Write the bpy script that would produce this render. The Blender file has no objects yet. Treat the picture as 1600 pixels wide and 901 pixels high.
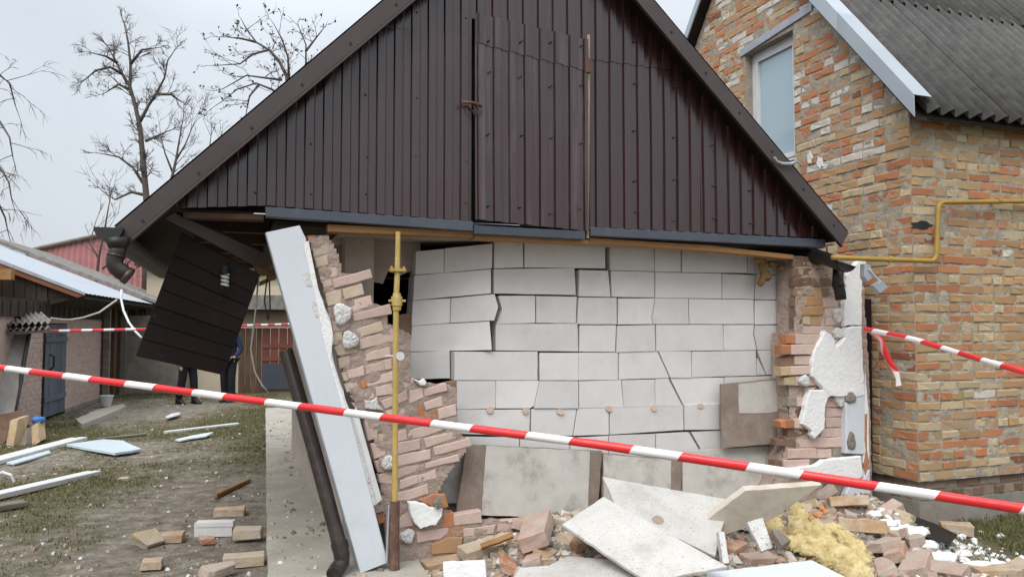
import bpy, bmesh, math, random
from mathutils import Vector, Matrix, noise
R = math.radians
rnd = random.Random(7)
scene = bpy.context.scene
COL = scene.collection

# ------------------------------------------------------------------ camera, sky, sun, exposure
PITCH = math.atan(61.5 / 1200)
CAM = Vector((0, 0, 1.6))
cd = bpy.data.cameras.new('camera'); cd.lens = 27.0; cd.sensor_width = 36; cd.clip_end = 500; cd.clip_start = 0.05
cam = bpy.data.objects.new('camera', cd); COL.objects.link(cam)
cam.location = CAM; cam.rotation_euler = (R(90) + PITCH, 0, 0); scene.camera = cam

SUN_EL, SUN_AZ = R(50), R(200)      # soft light from behind the camera, a little to its left
w = bpy.data.worlds.new('World'); scene.world = w; w.use_nodes = True
nt = w.node_tree; nt.nodes.clear()
out = nt.nodes.new('ShaderNodeOutputWorld'); bg = nt.nodes.new('ShaderNodeBackground')
sky = nt.nodes.new('ShaderNodeTexSky'); sky.sky_type = 'NISHITA'; sky.sun_disc = False
sky.sun_elevation = SUN_EL; sky.sun_rotation = SUN_AZ; sky.dust_density = 6; sky.air_density = 1.2
tc = nt.nodes.new('ShaderNodeTexCoord'); sep = nt.nodes.new('ShaderNodeSeparateXYZ')
nt.links.new(tc.outputs['Generated'], sep.inputs[0])
# overcast: a cloud layer that brightens evenly from horizon to zenith, with faint cloud structure
grad = nt.nodes.new('ShaderNodeValToRGB')
grad.color_ramp.elements[0].position = 0.0; grad.color_ramp.elements[0].color = (4.9, 5.25, 5.65, 1)
grad.color_ramp.elements[1].position = 0.9; grad.color_ramp.elements[1].color = (14.0, 14.5, 15.0, 1)
e = grad.color_ramp.elements.new(0.35); e.color = (5.9, 6.35, 6.85, 1)
nt.links.new(sep.outputs['Z'], grad.inputs[0])
nz = nt.nodes.new('ShaderNodeTexNoise'); nz.inputs['Scale'].default_value = 2.2; nz.inputs['Detail'].default_value = 5
nt.links.new(tc.outputs['Generated'], nz.inputs['Vector'])
nr = nt.nodes.new('ShaderNodeMapRange'); nr.inputs[1].default_value = .3; nr.inputs[2].default_value = .7
nr.inputs[3].default_value = .86; nr.inputs[4].default_value = 1.1
nt.links.new(nz.outputs[0], nr.inputs[0])
mul = nt.nodes.new('ShaderNodeVectorMath'); mul.operation = 'SCALE'
nt.links.new(grad.outputs[0], mul.inputs[0]); nt.links.new(nr.outputs[0], mul.inputs['Scale'])
mx = nt.nodes.new('ShaderNodeMixRGB'); mx.inputs[0].default_value = .88
nt.links.new(sky.outputs[0], mx.inputs[1]); nt.links.new(mul.outputs[0], mx.inputs[2])
nt.links.new(mx.outputs[0], bg.inputs[0]); bg.inputs[1].default_value = 0.1
nt.links.new(bg.outputs[0], out.inputs[0])
sd = bpy.data.lights.new('sun', 'SUN'); sd.energy = 1.5; sd.angle = R(35); sd.color = (1, .97, .92)
sun = bpy.data.objects.new('sun', sd); COL.objects.link(sun)
# the direction the light comes from
_d = Vector((math.sin(SUN_AZ) * math.cos(SUN_EL), math.cos(SUN_AZ) * math.cos(SUN_EL), math.sin(SUN_EL)))
sun.rotation_euler = _d.to_track_quat('Z', 'Y').to_euler()
vs = scene.view_settings; vs.view_transform = 'Standard'; vs.look = 'None'; vs.gamma = 1; vs.exposure = 0.5
scene.render.engine = 'CYCLES'; scene.cycles.max_bounces = 6

# ------------------------------------------------------------------ surveying helpers
def ray(px, py):
    a = (px - 800) / 1200; b = (450.5 - py) / 1200
    return Vector((a, math.cos(PITCH) - b * math.sin(PITCH), math.sin(PITCH) + b * math.cos(PITCH)))
def VY(px, py, Y):
    d = ray(px, py); return CAM + d * (Y / d.y)
def GR(px, py, z=0.0):
    d = ray(px, py); return CAM + d * ((z - CAM.z) / d.z)
def project(p):
    q = Vector(p) - CAM
    f = q.y * math.cos(PITCH) + q.z * math.sin(PITCH); u = -q.y * math.sin(PITCH) + q.z * math.cos(PITCH)
    return 800 + 1200 * q.x / f, 450.5 - 1200 * u / f
class Frame:
    def __init__(s, o, ang):
        s.o = Vector((o[0], o[1], 0)); s.a = ang
        s.m = Matrix.Translation(s.o) @ Matrix.Rotation(ang, 4, 'Z'); s.i = s.m.inverted()
    def loc(s, p): return s.i @ Vector(p)
    def wld(s, p): return s.m @ Vector(p)
    def py_(s, px, py, y):                      # where a sight line meets the plane local y = const
        c = s.i @ CAM; d = s.i.to_3x3() @ ray(px, py)
        return c + d * ((y - c.y) / d.y)
    def px_(s, px, py, x):
        c = s.i @ CAM; d = s.i.to_3x3() @ ray(px, py)
        return c + d * ((x - c.x) / d.x)
def crop(ox, oy, s):
    return lambda pts: [(ox + x / s, oy + y / s) for x, y in pts]

# ------------------------------------------------------------------ materials
def lin(*c):
    return tuple(((v / 255) / 12.92 if v <= 10 else (((v / 255) + .055) / 1.055) ** 2.4) for v in c) + (1,)
def M(name, c1, c2=None, scale=6.0, rough=.85, bump=.25, bscale=40.0, stain=None, stain_scale=3.0, stain_amt=.5,
      stain_lo=.5, stain_hi=.7, spec=.3, metallic=0.0, rvar=0.0, objvar=.12, speck=None, speck_scale=120, speck_t=.68, bdist=.01, stretch=None):
    m = bpy.data.materials.new(name); m.use_nodes = True
    n = m.node_tree.nodes; l = m.node_tree.links
    b = n['Principled BSDF']; b.inputs['Roughness'].default_value = rough; b.inputs['Metallic'].default_value = metallic
    b.inputs['Specular IOR Level'].default_value = spec
    tc = n.new('ShaderNodeTexCoord'); oi = n.new('ShaderNodeObjectInfo')
    add = n.new('ShaderNodeVectorMath'); add.operation = 'MULTIPLY_ADD'
    k = n.new('ShaderNodeCombineXYZ')
    mm = n.new('ShaderNodeMath'); mm.operation = 'MULTIPLY'; mm.inputs[1].default_value = 37.0
    l.new(oi.outputs['Random'], mm.inputs[0])
    for i in range(3): l.new(mm.outputs[0], k.inputs[i])
    add.inputs[1].default_value = stretch or (1, 1, 1)
    l.new(tc.outputs['Object'], add.inputs[0]); l.new(k.outputs[0], add.inputs[2])
    def noise_(sc, det=6, ro=.6):
        t = n.new('ShaderNodeTexNoise'); t.inputs['Scale'].default_value = sc; t.inputs['Detail'].default_value = det
        t.inputs['Roughness'].default_value = ro; l.new(add.outputs[0], t.inputs['Vector']); return t
    def rng(src, a, b_, c, d):
        t = n.new('ShaderNodeMapRange'); t.inputs[1].default_value = a; t.inputs[2].default_value = b_
        t.inputs[3].default_value = c; t.inputs[4].default_value = d; l.new(src, t.inputs[0]); return t.outputs[0]
    def mix(fac, a, b_, typ='MIX'):
        t = n.new('ShaderNodeMixRGB'); t.blend_type = typ
        if hasattr(fac, 'links') or not isinstance(fac, (int, float)): l.new(fac, t.inputs[0])
        else: t.inputs[0].default_value = fac
        for s, i in ((a, 1), (b_, 2)):
            if isinstance(s, tuple): t.inputs[i].default_value = s
            else: l.new(s, t.inputs[i])
        return t.outputs[0]
    n1 = noise_(scale)
    c2 = c2 or tuple(v * .8 for v in c1[:3]) + (1,)
    col = mix(rng(n1.outputs[0], .35, .65, 0, 1), c1, c2)
    if stain:
        n2 = noise_(stain_scale, 8, .7)
        col = mix(rng(n2.outputs[0], stain_lo, stain_hi, 0, stain_amt), col, stain)
    if speck:
        n3 = noise_(speck_scale, 2)
        col = mix(rng(n3.outputs[0], speck_t, speck_t + .06, 0, .8), col, speck)
    if objvar:
        v = rng(oi.outputs['Random'], 0, 1, 1 - objvar, 1 + objvar)
        hs = n.new('ShaderNodeHueSaturation'); l.new(v, hs.inputs['Value']); l.new(col, hs.inputs['Color']); col = hs.outputs[0]
    l.new(col, b.inputs['Base Color'])
    if rvar:
        l.new(rng(noise_(scale * .8, 5).outputs[0], .35, .65, rough - rvar, rough + rvar), b.inputs['Roughness'])
    if bump:
        nb = noise_(bscale, 8, .65); bp = n.new('ShaderNodeBump'); bp.inputs['Strength'].default_value = bump
        bp.inputs['Distance'].default_value = bdist; l.new(nb.outputs[0], bp.inputs['Height']); l.new(bp.outputs[0], b.inputs['Normal'])
    return m
MORT = lin(150, 142, 130)
m_brown = M('brown_sheet_metal', (.030, .0105, .011, 1), (.036, .0135, .014, 1), 2, .25, .16, 1.3, spec=.95, rvar=.12, objvar=.06, stain=(.10, .07, .07, 1), stain_scale=1.5, stain_amt=.22, stain_lo=.52, stain_hi=.8, stretch=(3.2, 1, .3), bdist=.035)
m_door = M('weathered_door_sheet', (.030, .0095, .010, 1), (.036, .012, .0125, 1), 3, .22, .16, 1.6, spec=.95, rvar=.12, objvar=.03, stain=(.17, .135, .135, 1), stain_scale=1.9, stain_amt=.5, stain_lo=.5, stain_hi=.75, stretch=(5, 1, .35), bdist=.035)
m_fascia = M('brown_flashing', (.050, .034, .034, 1), (.058, .041, .041, 1), 2, .42, .05, 10, spec=.5, objvar=.05, stain=(.09, .075, .07, 1), stain_scale=4, stain_amt=.3)
m_soffit = M('dark_brown_plank', (.0125, .0075, .0075, 1), (.017, .010, .010, 1), 5, .5, .1, 30, spec=.25, objvar=.3, speck=(.14, .12, .11, 1), speck_scale=30, speck_t=.715)
m_slate = M('slate_blue_flashing', (.050, .058, .078, 1), (.06, .07, .09, 1), 3, .4, .05, 10, spec=.5, stain=(.14, .14, .15, 1), stain_scale=9, stain_amt=.35, stain_lo=.58)
m_black = M('black_plastic', (.010, .009, .009, 1), (.015, .013, .012, 1), 6, .5, .04, 20, spec=.5)
m_dpipe = M('dark_brown_pipe', (.022, .014, .013, 1), (.03, .02, .018, 1), 5, .4, .05, 20, spec=.5, stain=(.1, .08, .07, 1), stain_scale=9, stain_amt=.3)
m_timber = M('yellow_timber', (.36, .20, .08, 1), (.27, .14, .06, 1), 8, .75, .3, 30, stain=(.12, .06, .03, 1), stain_scale=7, stretch=(.3, 1, 1))
m_palewood = M('pale_split_wood', (.48, .37, .24, 1), (.36, .25, .15, 1), 9, .8, .4, 30, stain=(.16, .09, .06, 1), stain_scale=12, stretch=(1, 1, .2))
m_oldwood = M('weathered_wood', (.12, .07, .045, 1), (.075, .045, .03, 1), 9, .85, .4, 30, stain=(.05, .03, .02, 1), stretch=(1, 1, .25), objvar=.25)
m_greywood = M('grey_wood', (.22, .19, .16, 1), (.14, .12, .10, 1), 9, .85, .4, 30, stain=(.08, .06, .05, 1), stretch=(.3, .3, 1), objvar=.2)
m_block = M('aerated_concrete', (.645, .635, .635, 1), (.59, .58, .58, 1), 3, .9, .22, 130, stain=(.47, .44, .41, 1), stain_scale=3.5, stain_amt=.45, speck=(.30, .27, .25, 1), speck_scale=38, speck_t=.735, objvar=.06, bdist=.004)
m_pink = M('pinkish_painted_brick', (.58, .44, .395, 1), (.52, .385, .34, 1), 14, .9, .45, 60, stain=(.42, .35, .28, 1), stain_scale=9, stain_amt=.5, objvar=.1, speck=(.2, .12, .09, 1), speck_scale=60, speck_t=.74)
m_yel = M('yellow_brick', (.52, .445, .32, 1), (.46, .375, .255, 1), 12, .9, .45, 60, stain=(.45, .40, .33, 1), stain_scale=8, objvar=.12)
m_or = M('orange_brick', (.45, .185, .085, 1), (.38, .145, .065, 1), 14, .9, .5, 60, stain=(.40, .30, .21, 1), stain_scale=14, stain_amt=.8, stain_lo=.48, objvar=.16)
m_tan = M('tan_brick', (.44, .265, .135, 1), (.38, .21, .10, 1), 14, .9, .5, 60, stain=(.38, .31, .23, 1), stain_amt=.8, stain_lo=.48, stain_scale=14, objvar=.14)
m_ochre = M('ochre_brick', (.46, .32, .18, 1), (.40, .26, .13, 1), 14, .9, .5, 60, stain=(.36, .30, .22, 1), stain_amt=.8, stain_lo=.48, stain_scale=14, objvar=.12)
m_buff = M('buff_brick', (.52, .42, .275, 1), (.45, .345, .21, 1), 14, .9, .5, 60, stain=(.36, .30, .23, 1), stain_amt=.8, stain_scale=14, objvar=.12)
m_white = M('white_silicate_brick', (.62, .58, .52, 1), (.54, .50, .44, 1), 10, .9, .35, 60, stain=(.4, .34, .28, 1), stain_scale=8, objvar=.06)
m_red = M('dark_red_brick', (.27, .10, .06, 1), (.2, .08, .05, 1), 12, .9, .45, 60, stain=(.36, .28, .2, 1), stain_scale=7, objvar=.15)
m_brownbr = M('brown_old_brick', (.22, .135, .09, 1), (.16, .10, .07, 1), 12, .9, .5, 50, stain=(.30, .23, .17, 1), stain_scale=7, objvar=.2)
m_mortar = M('grey_mortar', (.40, .36, .295, 1), (.31, .275, .22, 1), 9, .95, .9, 35, stain=(.40, .36, .31, 1), stain_scale=5, bdist=.02)
m_core = M('brick_core_mortar', (.47, .37, .325, 1), (.37, .285, .24, 1), 14, .95, 1.0, 30, stain=(.33, .27, .22, 1), stain_scale=6, bdist=.03)
m_eps = M('white_foam', (.80, .81, .815, 1), (.74, .75, .755, 1), 9, .85, .55, 38, objvar=.04, bdist=.018, stain=(.62, .60, .57, 1), stain_scale=5, stain_amt=.3, stain_lo=.55)
m_epsd = M('dirty_foam', (.66, .66, .65, 1), (.55, .54, .53, 1), 14, .85, .8, 60, objvar=.06, speck=(.2, .2, .2, 1), speck_scale=70, speck_t=.6, bdist=.012)
m_panel = M('white_render_panel', (.58, .62, .67, 1), (.55, .59, .64, 1), 2, .7, .08, 60, objvar=.02, stain=(.45, .44, .42, 1), stain_scale=2.6, stain_amt=.45, stain_lo=.52, speck=(.36, .33, .30, 1), speck_scale=26, speck_t=.74)
m_cement = M('cement_board', (.50, .48, .45, 1), (.42, .40, .37, 1), 5, .9, .25, 60, stain=(.19, .165, .14, 1), stain_scale=4, stain_amt=.75, stain_lo=.5, objvar=.06, bdist=.005)
m_brboard = M('brown_board_back', (.24, .19, .16, 1), (.18, .14, .115, 1), 8, .9, .4, 40, stain=(.36, .31, .27, 1), stain_scale=5)
m_speck = M('speckled_white_board', (.58, .57, .55, 1), (.52, .51, .49, 1), 5, .9, .5, 90, speck=(.22, .20, .18, 1), speck_scale=95, speck_t=.62, objvar=.04, stain=(.36, .33, .29, 1), stain_scale=4, stain_amt=.65, stain_lo=.47)
m_slab = M('pale_beige_slab', (.56, .52, .45, 1), (.48, .44, .37, 1), 4, .85, .2, 50, stain=(.33, .28, .22, 1), stain_scale=4, stain_amt=.5)
m_plaster = M('beige_plaster', (.42, .36, .31, 1), (.34, .29, .25, 1), 5, .9, .3, 20, stain=(.24, .19, .16, 1), stain_scale=4)
m_wool = M('yellow_mineral_wool', (.62, .53, .30, 1), (.53, .41, .19, 1), 9, 1, .6, 60, stain=(.64, .55, .30, 1), stain_scale=5, stain_amt=.8, bdist=.03, spec=.05)
m_foamor = M('orange_foam', (.62, .24, .09, 1), (.5, .18, .06, 1), 30, .7, .6, 60)
m_dab = M('dried_orange_mortar', (.56, .38, .28, 1), (.55, .47, .42, 1), 60, .9, .3, 60)
m_gas = M('yellow_gas_paint', (.44, .315, .085, 1), (.38, .265, .075, 1), 9, .5, .15, 30, spec=.5, stain=(.50, .45, .33, 1), stain_scale=10, stain_amt=.8, stain_lo=.52)
m_gas2 = M('ochre_gas_paint', (.40, .25, .042, 1), (.34, .21, .036, 1), 9, .5, .12, 30, spec=.4, stain=(.25, .17, .06, 1), stain_scale=14)
m_rust = M('rusty_steel', (.13, .07, .05, 1), (.09, .055, .045, 1), 20, .85, .5, 50, stain=(.25, .16, .11, 1), stain_scale=14)
m_steel = M('galvanised_steel', (.34, .37, .41, 1), (.42, .45, .49, 1), 7, .45, .08, 20, metallic=.35, spec=.5, objvar=.05, stain=(.25, .26, .28, 1), stain_scale=5)
m_galvw = M('pale_blue_sheet_metal', (.38, .43, .48, 1), (.33, .38, .43, 1), 3, .45, .06, 12, spec=.5, stain=(.42, .45, .48, 1), stain_scale=6)
m_asb = M('grey_corrugated_slate', (.105, .103, .101, 1), (.072, .07, .069, 1), 7, .95, .5, 60, stain=(.14, .137, .132, 1), stain_scale=16, stain_amt=.5, speck=(.30, .30, .28, 1), speck_scale=60, speck_t=.7, objvar=.1)
m_asbl = M('weathered_corrugated_slate', (.26, .25, .235, 1), (.17, .16, .15, 1), 7, .95, .5, 60, stain=(.09, .085, .08, 1), stain_scale=10)
m_concrete = M('concrete', (.40, .375, .33, 1), (.34, .315, .275, 1), 4, .92, .4, 40, stain=(.25, .225, .19, 1), stain_scale=2.2, stain_amt=.7, speck=(.16, .13, .1, 1), speck_scale=26, speck_t=.68, objvar=0)
m_plinth = M('plinth_concrete', (.25, .225, .195, 1), (.19, .17, .145, 1), 5, .95, .6, 30, stain=(.12, .105, .085, 1), stain_scale=3)
m_pvc = M('white_window_plastic', (.68, .69, .70, 1), (.62, .63, .64, 1), 4, .4, .04, 30, spec=.4, objvar=.05, stain=(.45, .42, .38, 1), stain_scale=6, stain_amt=.4)
m_pvcb = M('pale_blue_plastic', (.60, .69, .74, 1), (.54, .63, .69, 1), 4, .4, .02, 30, spec=.5)
m_bluedoor = M('blue_grey_paint', (.105, .125, .16, 1), (.085, .10, .13, 1), 7, .7, .2, 30, stain=(.16, .17, .19, 1), stain_scale=6, stretch=(1, 1, .3))
m_shedpink = M('pink_painted_brick_shed', (.47, .36, .325, 1), (.42, .31, .275, 1), 6, .9, .3, 40, stain=(.36, .27, .22, 1), stain_scale=3, objvar=.06)
m_cream = M('cream_render', (.52, .46, .36, 1), (.46, .40, .31, 1), 4, .9, .2, 20, stain=(.42, .26, .13, 1), stain_scale=1.2, stain_lo=.56)
m_redroof = M('pink_red_roofing', (.42, .19, .195, 1), (.37, .165, .17, 1), 2, .6, .05, 10)
m_bark = M('tree_bark', (.12, .10, .088, 1), (.08, .066, .058, 1), 6, .95, .4, 20, objvar=.1)
m_twig = M('tree_twig', (.105, .088, .078, 1), (.08, .066, .058, 1), 6, .95, 0, objvar=.1)
m_leaf = M('dry_leaf', (.06, .05, .035, 1), (.045, .035, .025, 1), 6, .9, 0)
m_wire = M('pale_cable', (.42, .40, .36, 1), (.36, .34, .3, 1), 6, .6, 0)
m_dkwire = M('dark_cable', (.05, .048, .045, 1), None, 6, .6, 0)
m_trous = M('navy_cloth', (.014, .015, .022, 1), (.01, .011, .017, 1), 9, .9, .2, 60)
m_jacket = M('blue_jacket_cloth', (.025, .035, .075, 1), (.02, .028, .06, 1), 9, .8, .3, 20)
m_skin = M('skin', (.42, .25, .18, 1), (.40, .235, .17, 1), 9, .6, 0)
m_hair = M('dark_hair', (.02, .015, .012, 1), None, 9, .8, .3, 60)
m_shoe = M('black_shoe', (.012, .012, .012, 1), None, 9, .5, .05)
m_tarp = M('black_sheet', (.015, .014, .014, 1), (.022, .02, .019, 1), 5, .55, .4, 12)
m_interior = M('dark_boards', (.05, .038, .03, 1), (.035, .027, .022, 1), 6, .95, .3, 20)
m_blue = M('blue_plastic', (.05, .17, .42, 1), None, 6, .4, 0)
m_glass = bpy.data.materials.new('window_glass'); m_glass.use_nodes = True
_b = m_glass.node_tree.nodes['Principled BSDF']; _b.inputs['Base Color'].default_value = (.36, .48, .54, 1)
_b.inputs['Roughness'].default_value = .06; _b.inputs['Specular IOR Level'].default_value = .8
BRICKS = [m_or, m_tan, m_yel, m_buff, m_pink, m_red]

def soil_material():
    m = bpy.data.materials.new('trodden_soil'); m.use_nodes = True
    n = m.node_tree.nodes; l = m.node_tree.links; b = n['Principled BSDF']; b.inputs['Roughness'].default_value = .95
    b.inputs['Specular IOR Level'].default_value = .15
    tc = n.new('ShaderNodeTexCoord')
    def nz(s, d=8, r=.65):
        t = n.new('ShaderNodeTexNoise'); t.inputs['Scale'].default_value = s; t.inputs['Detail'].default_value = d
        t.inputs['Roughness'].default_value = r; l.new(tc.outputs['Object'], t.inputs['Vector']); return t.outputs[0]
    def ramp(src, stops):
        t = n.new('ShaderNodeValToRGB'); l.new(src, t.inputs[0]); el = t.color_ramp.elements
        el[0].position, el[0].color = stops[0]; el[1].position, el[1].color = stops[-1]
        for p, c in stops[1:-1]:
            q = el.new(p); q.color = c
        return t.outputs[0]
    c1 = ramp(nz(7), [(.32, (.11, .095, .075, 1)), (.5, (.205, .18, .147, 1)), (.68, (.325, .295, .25, 1))])
    c2 = ramp(nz(40), [(.35, (.075, .074, .04, 1)), (.65, (.15, .13, .08, 1))])
    at = n.new('ShaderNodeAttribute'); at.attribute_name = 'grassy'
    ad = n.new('ShaderNodeMath'); ad.operation = 'MULTIPLY_ADD'; l.new(nz(9), ad.inputs[0]); ad.inputs[1].default_value = 1.2
    l.new(at.outputs['Fac'], ad.inputs[2])
    f = n.new('ShaderNodeMapRange'); f.inputs[1].default_value = .85; f.inputs[2].default_value = 1.25; l.new(ad.outputs[0], f.inputs[0])
    mx = n.new('ShaderNodeMixRGB'); l.new(f.outputs[0], mx.inputs[0]); l.new(c1, mx.inputs[1]); l.new(c2, mx.inputs[2])
    l.new(mx.outputs[0], b.inputs['Base Color'])
    bp = n.new('ShaderNodeBump'); bp.inputs['Strength'].default_value = .9; bp.inputs['Distance'].default_value = .03
    l.new(nz(28), bp.inputs['Height']); l.new(bp.outputs[0], b.inputs['Normal'])
    return m
m_soil = soil_material()
def grass_material():
    m = bpy.data.materials.new('grass_blades'); m.use_nodes = True
    n = m.node_tree.nodes; l = m.node_tree.links; b = n['Principled BSDF']; b.inputs['Roughness'].default_value = .8
    b.inputs['Specular IOR Level'].default_value = .2
    g = n.new('ShaderNodeNewGeometry'); r = n.new('ShaderNodeValToRGB'); l.new(g.outputs['Random Per Island'], r.inputs[0])
    el = r.color_ramp.elements; el[0].position = 0; el[0].color = (.075, .095, .038, 1); el[1].position = 1; el[1].color = (.25, .195, .11, 1)
    q = el.new(.45); q.color = (.10, .12, .042, 1); q = el.new(.7); q.color = (.17, .15, .07, 1)
    l.new(r.outputs[0], b.inputs['Base Color']); return m
m_grass = grass_material()
def crumb_material():
    m = bpy.data.materials.new('rubble_crumbs'); m.use_nodes = True
    n = m.node_tree.nodes; l = m.node_tree.links; b = n['Principled BSDF']; b.inputs['Roughness'].default_value = .95
    g = n.new('ShaderNodeNewGeometry'); r = n.new('ShaderNodeValToRGB'); l.new(g.outputs['Random Per Island'], r.inputs[0])
    r.color_ramp.interpolation = 'CONSTANT'
    el = r.color_ramp.elements; el[0].position = 0; el[0].color = (.22, .19, .16, 1); el[1].position = .93; el[1].color = (.62, .62, .6, 1)
    for p, c in ((.3, (.32, .28, .23, 1)), (.5, (.42, .33, .25, 1)), (.62, (.16, .13, .11, 1)), (.75, (.38, .19, .11, 1)), (.8, (.5, .47, .43, 1))):
        q = el.new(p); q.color = c
    l.new(r.outputs[0], b.inputs['Base Color']); return m
m_crumb = crumb_material()
def tape_material(name, period, red_frac, skew):
    m = bpy.data.materials.new(name); m.use_nodes = True
    n = m.node_tree.nodes; l = m.node_tree.links; b = n['Principled BSDF']; b.inputs['Roughness'].default_value = .32
    uv = n.new('ShaderNodeUVMap'); uv.uv_map = 'uv'; sp = n.new('ShaderNodeSeparateXYZ'); l.new(uv.outputs[0], sp.inputs[0])
    a = n.new('ShaderNodeMath'); a.operation = 'MULTIPLY_ADD'; l.new(sp.outputs[1], a.inputs[0]); a.inputs[1].default_value = skew; l.new(sp.outputs[0], a.inputs[2])
    d = n.new('ShaderNodeMath'); d.operation = 'DIVIDE'; l.new(a.outputs[0], d.inputs[0]); d.inputs[1].default_value = period
    f = n.new('ShaderNodeMath'); f.operation = 'FRACT'; l.new(d.outputs[0], f.inputs[0])
    c = n.new('ShaderNodeMath'); c.operation = 'LESS_THAN'; l.new(f.outputs[0], c.inputs[0]); c.inputs[1].default_value = red_frac
    mx = n.new('ShaderNodeMixRGB'); l.new(c.outputs[0], mx.inputs[0]); mx.inputs[1].default_value = (.80, .79, .80, 1); mx.inputs[2].default_value = (.70, .03, .035, 1)
    lo = n.new('ShaderNodeMapRange'); lo.inputs[1].default_value = .0095; lo.inputs[2].default_value = .0135; lo.inputs[3].default_value = 0; lo.inputs[4].default_value = .5
    l.new(sp.outputs[1], lo.inputs[0]); m2 = n.new('ShaderNodeMixRGB'); l.new(lo.outputs[0], m2.inputs[0]); l.new(mx.outputs[0], m2.inputs[1]); m2.inputs[2].default_value = (.80, .72, .72, 1)
    l.new(m2.outputs[0], b.inputs['Base Color'])
    tn = n.new('ShaderNodeTexNoise'); tn.inputs['Scale'].default_value = 30; l.new(uv.outputs[0], tn.inputs['Vector']); bp = n.new('ShaderNodeBump'); bp.inputs['Strength'].default_value = .35; bp.inputs['Distance'].default_value = .006
    l.new(tn.outputs[0], bp.inputs['Height']); l.new(bp.outputs[0], b.inputs['Normal']); return m

# ------------------------------------------------------------------ mesh helpers
class MB:
    def __init__(s): s.v = []; s.f = []
    def add(s, vs_, fs):
        o = len(s.v); s.v += [tuple(v) for v in vs_]; s.f += [tuple(i + o for i in f) for f in fs]
    def box(s, x0, x1, y0, y1, z0, z1):
        s.add([(x0, y0, z0), (x1, y0, z0), (x1, y1, z0), (x0, y1, z0), (x0, y0, z1), (x1, y0, z1), (x1, y1, z1), (x0, y1, z1)],
              [(0, 3, 2, 1), (4, 5, 6, 7), (0, 1, 5, 4), (1, 2, 6, 5), (2, 3, 7, 6), (3, 0, 4, 7)])
    def plate(s, pts, tv, ch=0.0):
        """polygon pts (3d) extruded by tv, its front edge chamfered"""
        pts = [Vector(p) for p in pts]; tv = Vector(tv); n = len(pts)
        if ch > 0:
            ring0 = []
            nrm = tv.normalized()
            for i in range(n):
                a, b, c = pts[i - 1], pts[i], pts[(i + 1) % n]
                d = ((a - b).normalized() + (c - b).normalized())
                k = (c - a).normalized().cross(nrm)
                cen = sum(pts, Vector()) / n
                if k.dot(cen - b) < 0: k = -k
                ring0.append(b + k * ch)
            ring1 = [p + tv.normalized() * ch for p in pts]; ring2 = [p + tv for p in pts]
            V = ring0 + ring1 + ring2; F = [tuple(range(n)), tuple(range(3 * n - 1, 2 * n - 1, -1))]
            for r in range(2):
                for i in range(n):
                    j = (i + 1) % n; F.append((r * n + j, r * n + i, (r + 1) * n + i, (r + 1) * n + j))
        else:
            V = pts + [p + tv for p in pts]; F = [tuple(range(n)), tuple(range(2 * n - 1, n - 1, -1))]
            for i in range(n):
                j = (i + 1) % n; F.append((j, i, n + i, n + j))
        s.add(V, F)
    def tube(s, path, r, n=8, caps=True):
        path = [Vector(p) for p in path]; k = len(path)
        rs = r if isinstance(r, (list, tuple)) else [r] * k
        V = []; F = []; up = None
        for i, p in enumerate(path):
            t = (path[min(i + 1, k - 1)] - path[max(i - 1, 0)]).normalized()
            if up is None: up = Vector((0, 0, 1)) if abs(t.z) < .9 else Vector((1, 0, 0))
            a = t.cross(up)
            if a.length < 1e-5: a = t.orthogonal()
            a.normalize(); b = a.cross(t); up = b
            for j in range(n):
                q = 2 * math.pi * j / n; V.append(p + (a * math.cos(q) + b * math.sin(q)) * rs[i])
        for i in range(k - 1):
            for j in range(n):
                j2 = (j + 1) % n; F.append((i * n + j, i * n + j2, (i + 1) * n + j2, (i + 1) * n + j))
        if caps: F.append(tuple(range(n - 1, -1, -1))); F.append(tuple((k - 1) * n + j for j in range(n)))
        s.add(V, F)
    def build(s, name, mat, parent=None, smooth=False, fix=True, shade_angle=None):
        me = bpy.data.meshes.new(name); me.from_pydata(s.v, [], s.f); me.materials.append(mat)
        if fix:
            bm = bmesh.new(); bm.from_mesh(me); bmesh.ops.recalc_face_normals(bm, faces=bm.faces); bm.to_mesh(me); bm.free()
        if smooth: me.polygons.foreach_set('use_smooth', [True] * len(me.polygons))
        o = bpy.data.objects.new(name, me); COL.objects.link(o); o.parent = parent
        return o
def empty(name, fr=None, loc=None, rz=0):
    o = bpy.data.objects.new(name, None); COL.objects.link(o); o.empty_display_size = .1
    if fr: o.location = fr.o; o.rotation_euler = (0, 0, fr.a)
    else: o.location = loc or (0, 0, 0); o.rotation_euler = (0, 0, rz)
    return o
def tag(o, label, cat, group=None):
    o['label'] = label; o['category'] = cat
    if group: o['group'] = group
    return o
def struct(o): o['kind'] = 'structure'; return o
def stuff(o): o['kind'] = 'stuff'; return o
def rag(pts, step=.03, amp=.008, seed=0):
    """break straight edges into a ragged outline inside the polygon's own plane"""
    rr = random.Random(seed); pts = [Vector(p) for p in pts]; res = []
    cen = sum(pts, Vector()) / len(pts)
    for i, a in enumerate(pts):
        b = pts[(i + 1) % len(pts)]; L = (b - a).length; k = max(1, int(L / step))
        for j in range(k):
            p = a.lerp(b, j / k)
            if j: p = p + (cen - p).normalized() * rr.uniform(-amp, amp) + (b - a).normalized() * rr.uniform(-.3, .3) * step
            res.append(p)
    return res
def centred(mb, name, mat, base=None, **k):
    """a free thing: origin moved to its own base"""
    xs = [Vector(v) for v in mb.v]
    c = sum(xs, Vector()) / len(xs); c.z = min(v.z for v in xs)
    mb.v = [tuple(v - c) for v in xs]
    o = mb.build(name, mat, **k); o.location = c; return o

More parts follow.
